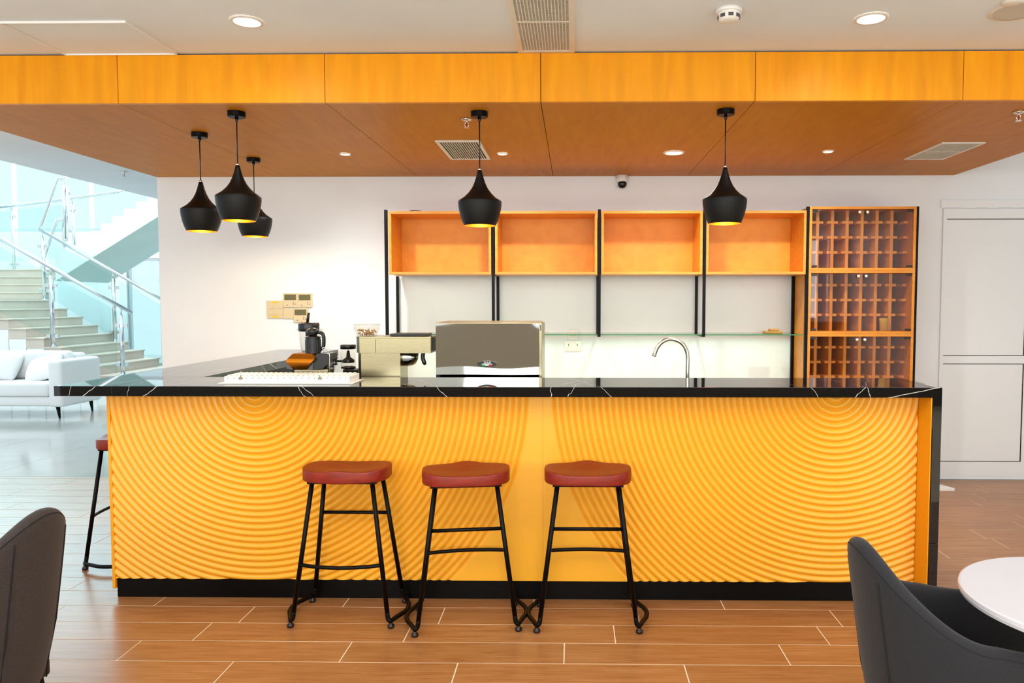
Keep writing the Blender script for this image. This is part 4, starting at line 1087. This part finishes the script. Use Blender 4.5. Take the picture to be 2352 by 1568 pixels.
def pillow(cx, cy, cz, w, h, d, rx, ry, label):
    b = B(); bmesh.ops.create_grid(b, x_segments=14, y_segments=14, size=0.5)
    top_ = {}
    me_v = list(b.verts)
    for v in me_v:
        u, w_ = abs(v.co.x) * 2, abs(v.co.y) * 2
        e = (1 - u ** 2.5) * (1 - w_ ** 2.5); v.co.x *= w * (1 - 0.08 * (w_ ** 2)); v.co.y *= h * (1 - 0.08 * (u ** 2)); v.co.z = d / 2 * max(0, e) ** 0.5
    geom = bmesh.ops.duplicate(b, geom=b.verts[:] + b.edges[:] + b.faces[:])['geom']
    for v in [g for g in geom if isinstance(g, bmesh.types.BMVert)]: v.co.z *= -1
    bmesh.ops.remove_doubles(b, verts=b.verts, dist=1e-4); bmesh.ops.recalc_face_normals(b, faces=b.faces)
    b.transform(Matrix.Translation((cx, cy, cz)) @ Matrix.Rotation(ry, 4, 'Y') @ Matrix.Rotation(rx, 4, 'X'))
    tag(obj('cushion', b, M['sofa'], None, True), label, 'cushion', 'white cushions on the sofa')
pillow(-7.44, 10.25, 0.665, 0.52, 0.42, 0.15, math.radians(52), math.radians(-14), 'white cushion leaning against the right sofa arm')
pillow(-8.02, 10.28, 0.70, 0.45, 0.42, 0.15, math.radians(66), math.radians(10), 'white cushion lying further left on the sofa')

# lower flight: rises to the left; nosing of step k at XK(k), height .16 k
XK = lambda k: -9.58 + 0.297 * (8 - k)
Y0s, Y1s = 12.4, 14.3
stair = thing('staircase', 'white staircase with beige stone steps rising to the left behind the sofa', 'staircase', (-9, 13.3, 0))
side = [(XK(1), 0.0)]
for k in range(1, 11):
    z0, z1 = 0.16 * (k - 1), 0.16 * k
    xr, xl = XK(k), (XK(k + 1) if k < 10 else -14.5)
    obj('step', bx(xl - 0.012, xr, Y0s, Y1s, z0 + 0.001 if k > 1 else 0.001, z1, 0.004), M['step'], stair)
    obj('nosing', bx(xl, xr + 0.02, Y0s - 0.015, Y1s + 0.01, z1 + 0.0005, z1 + 0.025, 0.004), M['step'], stair)
    if k > 1: obj('stair_body', bx(xl if k < 10 else -14.5, xr - 0.012, Y0s + 0.002, Y1s - 0.002, 0.0, z0), M['hallwall'], stair)
for k in range(11, 15):                                   # turning upper steps
    j = k - 10; yy = Y1s + 0.05 + 0.28 * (j - 1); xr = -(1318 - 92) * yy / 1700
    obj('step', bx(-14.5, xr, yy, yy + 0.29 if k < 14 else 17.0, 0.16 * (k - 1), 0.16 * k, 0.004), M['step'], stair)
    obj('nosing', bx(-14.5, xr + 0.02, yy - 0.02, yy + 0.27 if k < 14 else 17.0, 0.16 * k + 0.0005, 0.16 * k + 0.025, 0.004), M['step'], stair)
    obj('stair_body', bx(-14.5, xr - 0.02, yy + 0.002, yy + 0.29 if k < 14 else 17.0, 0.0, 0.16 * (k - 1) - 0.001), M['hallwall'], stair)
# upper flight rises to the right behind: sloping slab, sawtooth treads on top
uf = thing('upper_stair_flight', 'upper white stair flight with shade-tinted pale green underside rising to the right', 'staircase', (-8.5, 14.9, 2.2))
ya_, yb_ = 14.45, 16.1
pA, pB = at(128, 645, ya_), at(420, 462, ya_)
sl = (pB.z - pA.z) / (pB.x - pA.x)
poly = [(pA.x, pA.z), (pB.x, pB.z), (pB.x, pB.z + 0.42), (pA.x, pA.z + 0.42)]
obj('stringer', prism(B(), [(pA.x, pA.z + 0.012), (pB.x, pB.z + 0.012), (pB.x, pB.z + 0.42), (pA.x, pA.z + 0.42)], ya_, yb_), M['hallwall'], uf)
obj('underside', prism(B(), [(pA.x, pA.z), (pB.x, pB.z), (pB.x, pB.z + 0.011), (pA.x, pA.z + 0.011)], ya_, yb_), M['teal_shade'], uf)
n = 11
for k in range(n):
    xa = pA.x + (pB.x - pA.x) * k / n; xb = pA.x + (pB.x - pA.x) * (k + 1) / n
    zt_k = pA.z + 0.42 + sl * (xb - pA.x); zb_k = pA.z + 0.4205 + sl * (xa - pA.x)
    obj('step', prism(B(), [(xa, zb_k), (xb, zt_k), (xa, zt_k)], ya_, yb_), M['hallwall'], uf)

def rail_set(name, label, Y, hand, posts, glass, mids=()):
    zb = min(p[1] for p in posts); t = thing(name, label, 'railing', (posts[0][0], Y, zb))
    obj('handrail', tube(B(), [(x, Y, z) for x, z in hand], 0.032, 12), M['railsteel'], t, True)
    for x, z0, z1 in posts:
        po = obj('post', tube(B(), [(x, Y, z0), (x, Y, z1)], 0.034, 14), M['railsteel'], t, True)
        obj('base_cap', lathe(B(), [(0.06, z0), (0.055, z0 + 0.012), (0.036, z0 + 0.018)], (x, Y, 0), 18), M['railsteel'], po, True)
        obj('stem', tube(B(), [(x, Y, z1), (x, Y, z1 + 0.11)], 0.012, 8), M['railsteel'], po, True)
        for zc_ in (z0 + 0.18, z1 - 0.17):
            obj('clamp', bx(x + 0.034, x + 0.10, Y - 0.02, Y + 0.02, zc_ - 0.03, zc_ + 0.03, 0.004), M['railsteel'], po)
            obj('clamp', bx(x - 0.10, x - 0.034, Y - 0.02, Y + 0.02, zc_ - 0.03, zc_ + 0.03, 0.004), M['railsteel'], po)
    for poly in glass:
        obj('glass_panel', prism(B(), poly, Y - 0.006, Y + 0.006), M['teal'], t)
    return t
def XZ(px, py, Y): v = at(px, py, Y); return (v.x, v.z)
Yn = 12.46
pn = [XZ(123, 805, Yn), XZ(283, 862, Yn)]
rail_set('stair_railing', 'near steel and glass railing along the front of the stairs', Yn,
         [XZ(-120, 480, Yn), XZ(302, 718, Yn)],
         [(pn[0][0], 0.828, XZ(123, 632, Yn)[1]), (pn[1][0], 0.345, XZ(283, 724, Yn)[1])],
         [[XZ(-100, 664, Yn), XZ(113, 775, Yn), XZ(113, 628, Yn), XZ(-100, 510, Yn)], [XZ(133, 786, Yn), XZ(270, 858, Yn), XZ(270, 716, Yn), XZ(133, 638, Yn)]])
Yfar = 14.22
rail_set('stair_railing', 'far steel and glass railing along the back of the stairs', Yfar,
         [XZ(92, 527, Yfar), XZ(430, 720, Yfar)],
         [(XZ(265, 790, Yfar)[0], 0.826, XZ(265, 640, Yfar)[1]), (XZ(103, 690, Yfar)[0], 1.626, XZ(103, 545, Yfar)[1])],
         [[XZ(112, 680, Yfar), XZ(255, 772, Yfar), XZ(255, 632, Yfar), XZ(112, 548, Yfar)], [XZ(275, 783, Yfar), XZ(420, 868, Yfar), XZ(420, 728, Yfar), XZ(275, 644, Yfar)]])
Yu = 15.0
t = thing('upper_railing', 'bent steel railing climbing at the turn of the stairs', 'railing', (at(147, 568, Yu).x, Yu, 2.5))
obj('handrail', tube(B(), [at(92, 527, 14.3), at(133, 412, Yu), at(152, 408, Yu)], 0.032, 12), M['railsteel'], t, True)
obj('handrail', tube(B(), [at(92, 618, 14.6), at(130, 505, Yu), at(150, 503, Yu)], 0.028, 12), M['railsteel'], t, True)
for px, y0, y1 in ((147, 568, 420), (155, 548, 430)):
    a, b = at(px, y0, Yu), at(px, y1, Yu)
    po = obj('post', tube(B(), [a, b], 0.034, 14), M['railsteel'], t, True)
    for zc_ in (a.z + 0.15, b.z - 0.12): obj('clamp', bx(a.x + 0.034, a.x + 0.11, Yu - 0.02, Yu + 0.02, zc_ - 0.03, zc_ + 0.03, 0.004), M['railsteel'], po)
Yk = 16.9
rail_set('landing_railing', 'glass railing of the upper landing at the far left', Yk,
         [XZ(-60, 482, Yk), XZ(150, 458, Yk), XZ(270, 441, Yk), XZ(282, 436, Yk)],
         [(XZ(32, 610, Yk)[0], 2.266, XZ(32, 480, Yk)[1]), (XZ(170, 560, Yk)[0], 2.5, XZ(170, 466, Yk)[1])],
         [[XZ(-60, 600, Yk), XZ(24, 600, Yk), XZ(24, 484, Yk), XZ(-60, 492, Yk)], [XZ(40, 600, Yk), XZ(150, 590, Yk), XZ(150, 470, Yk), XZ(40, 482, Yk)]])

bpy.context.view_layer.update()
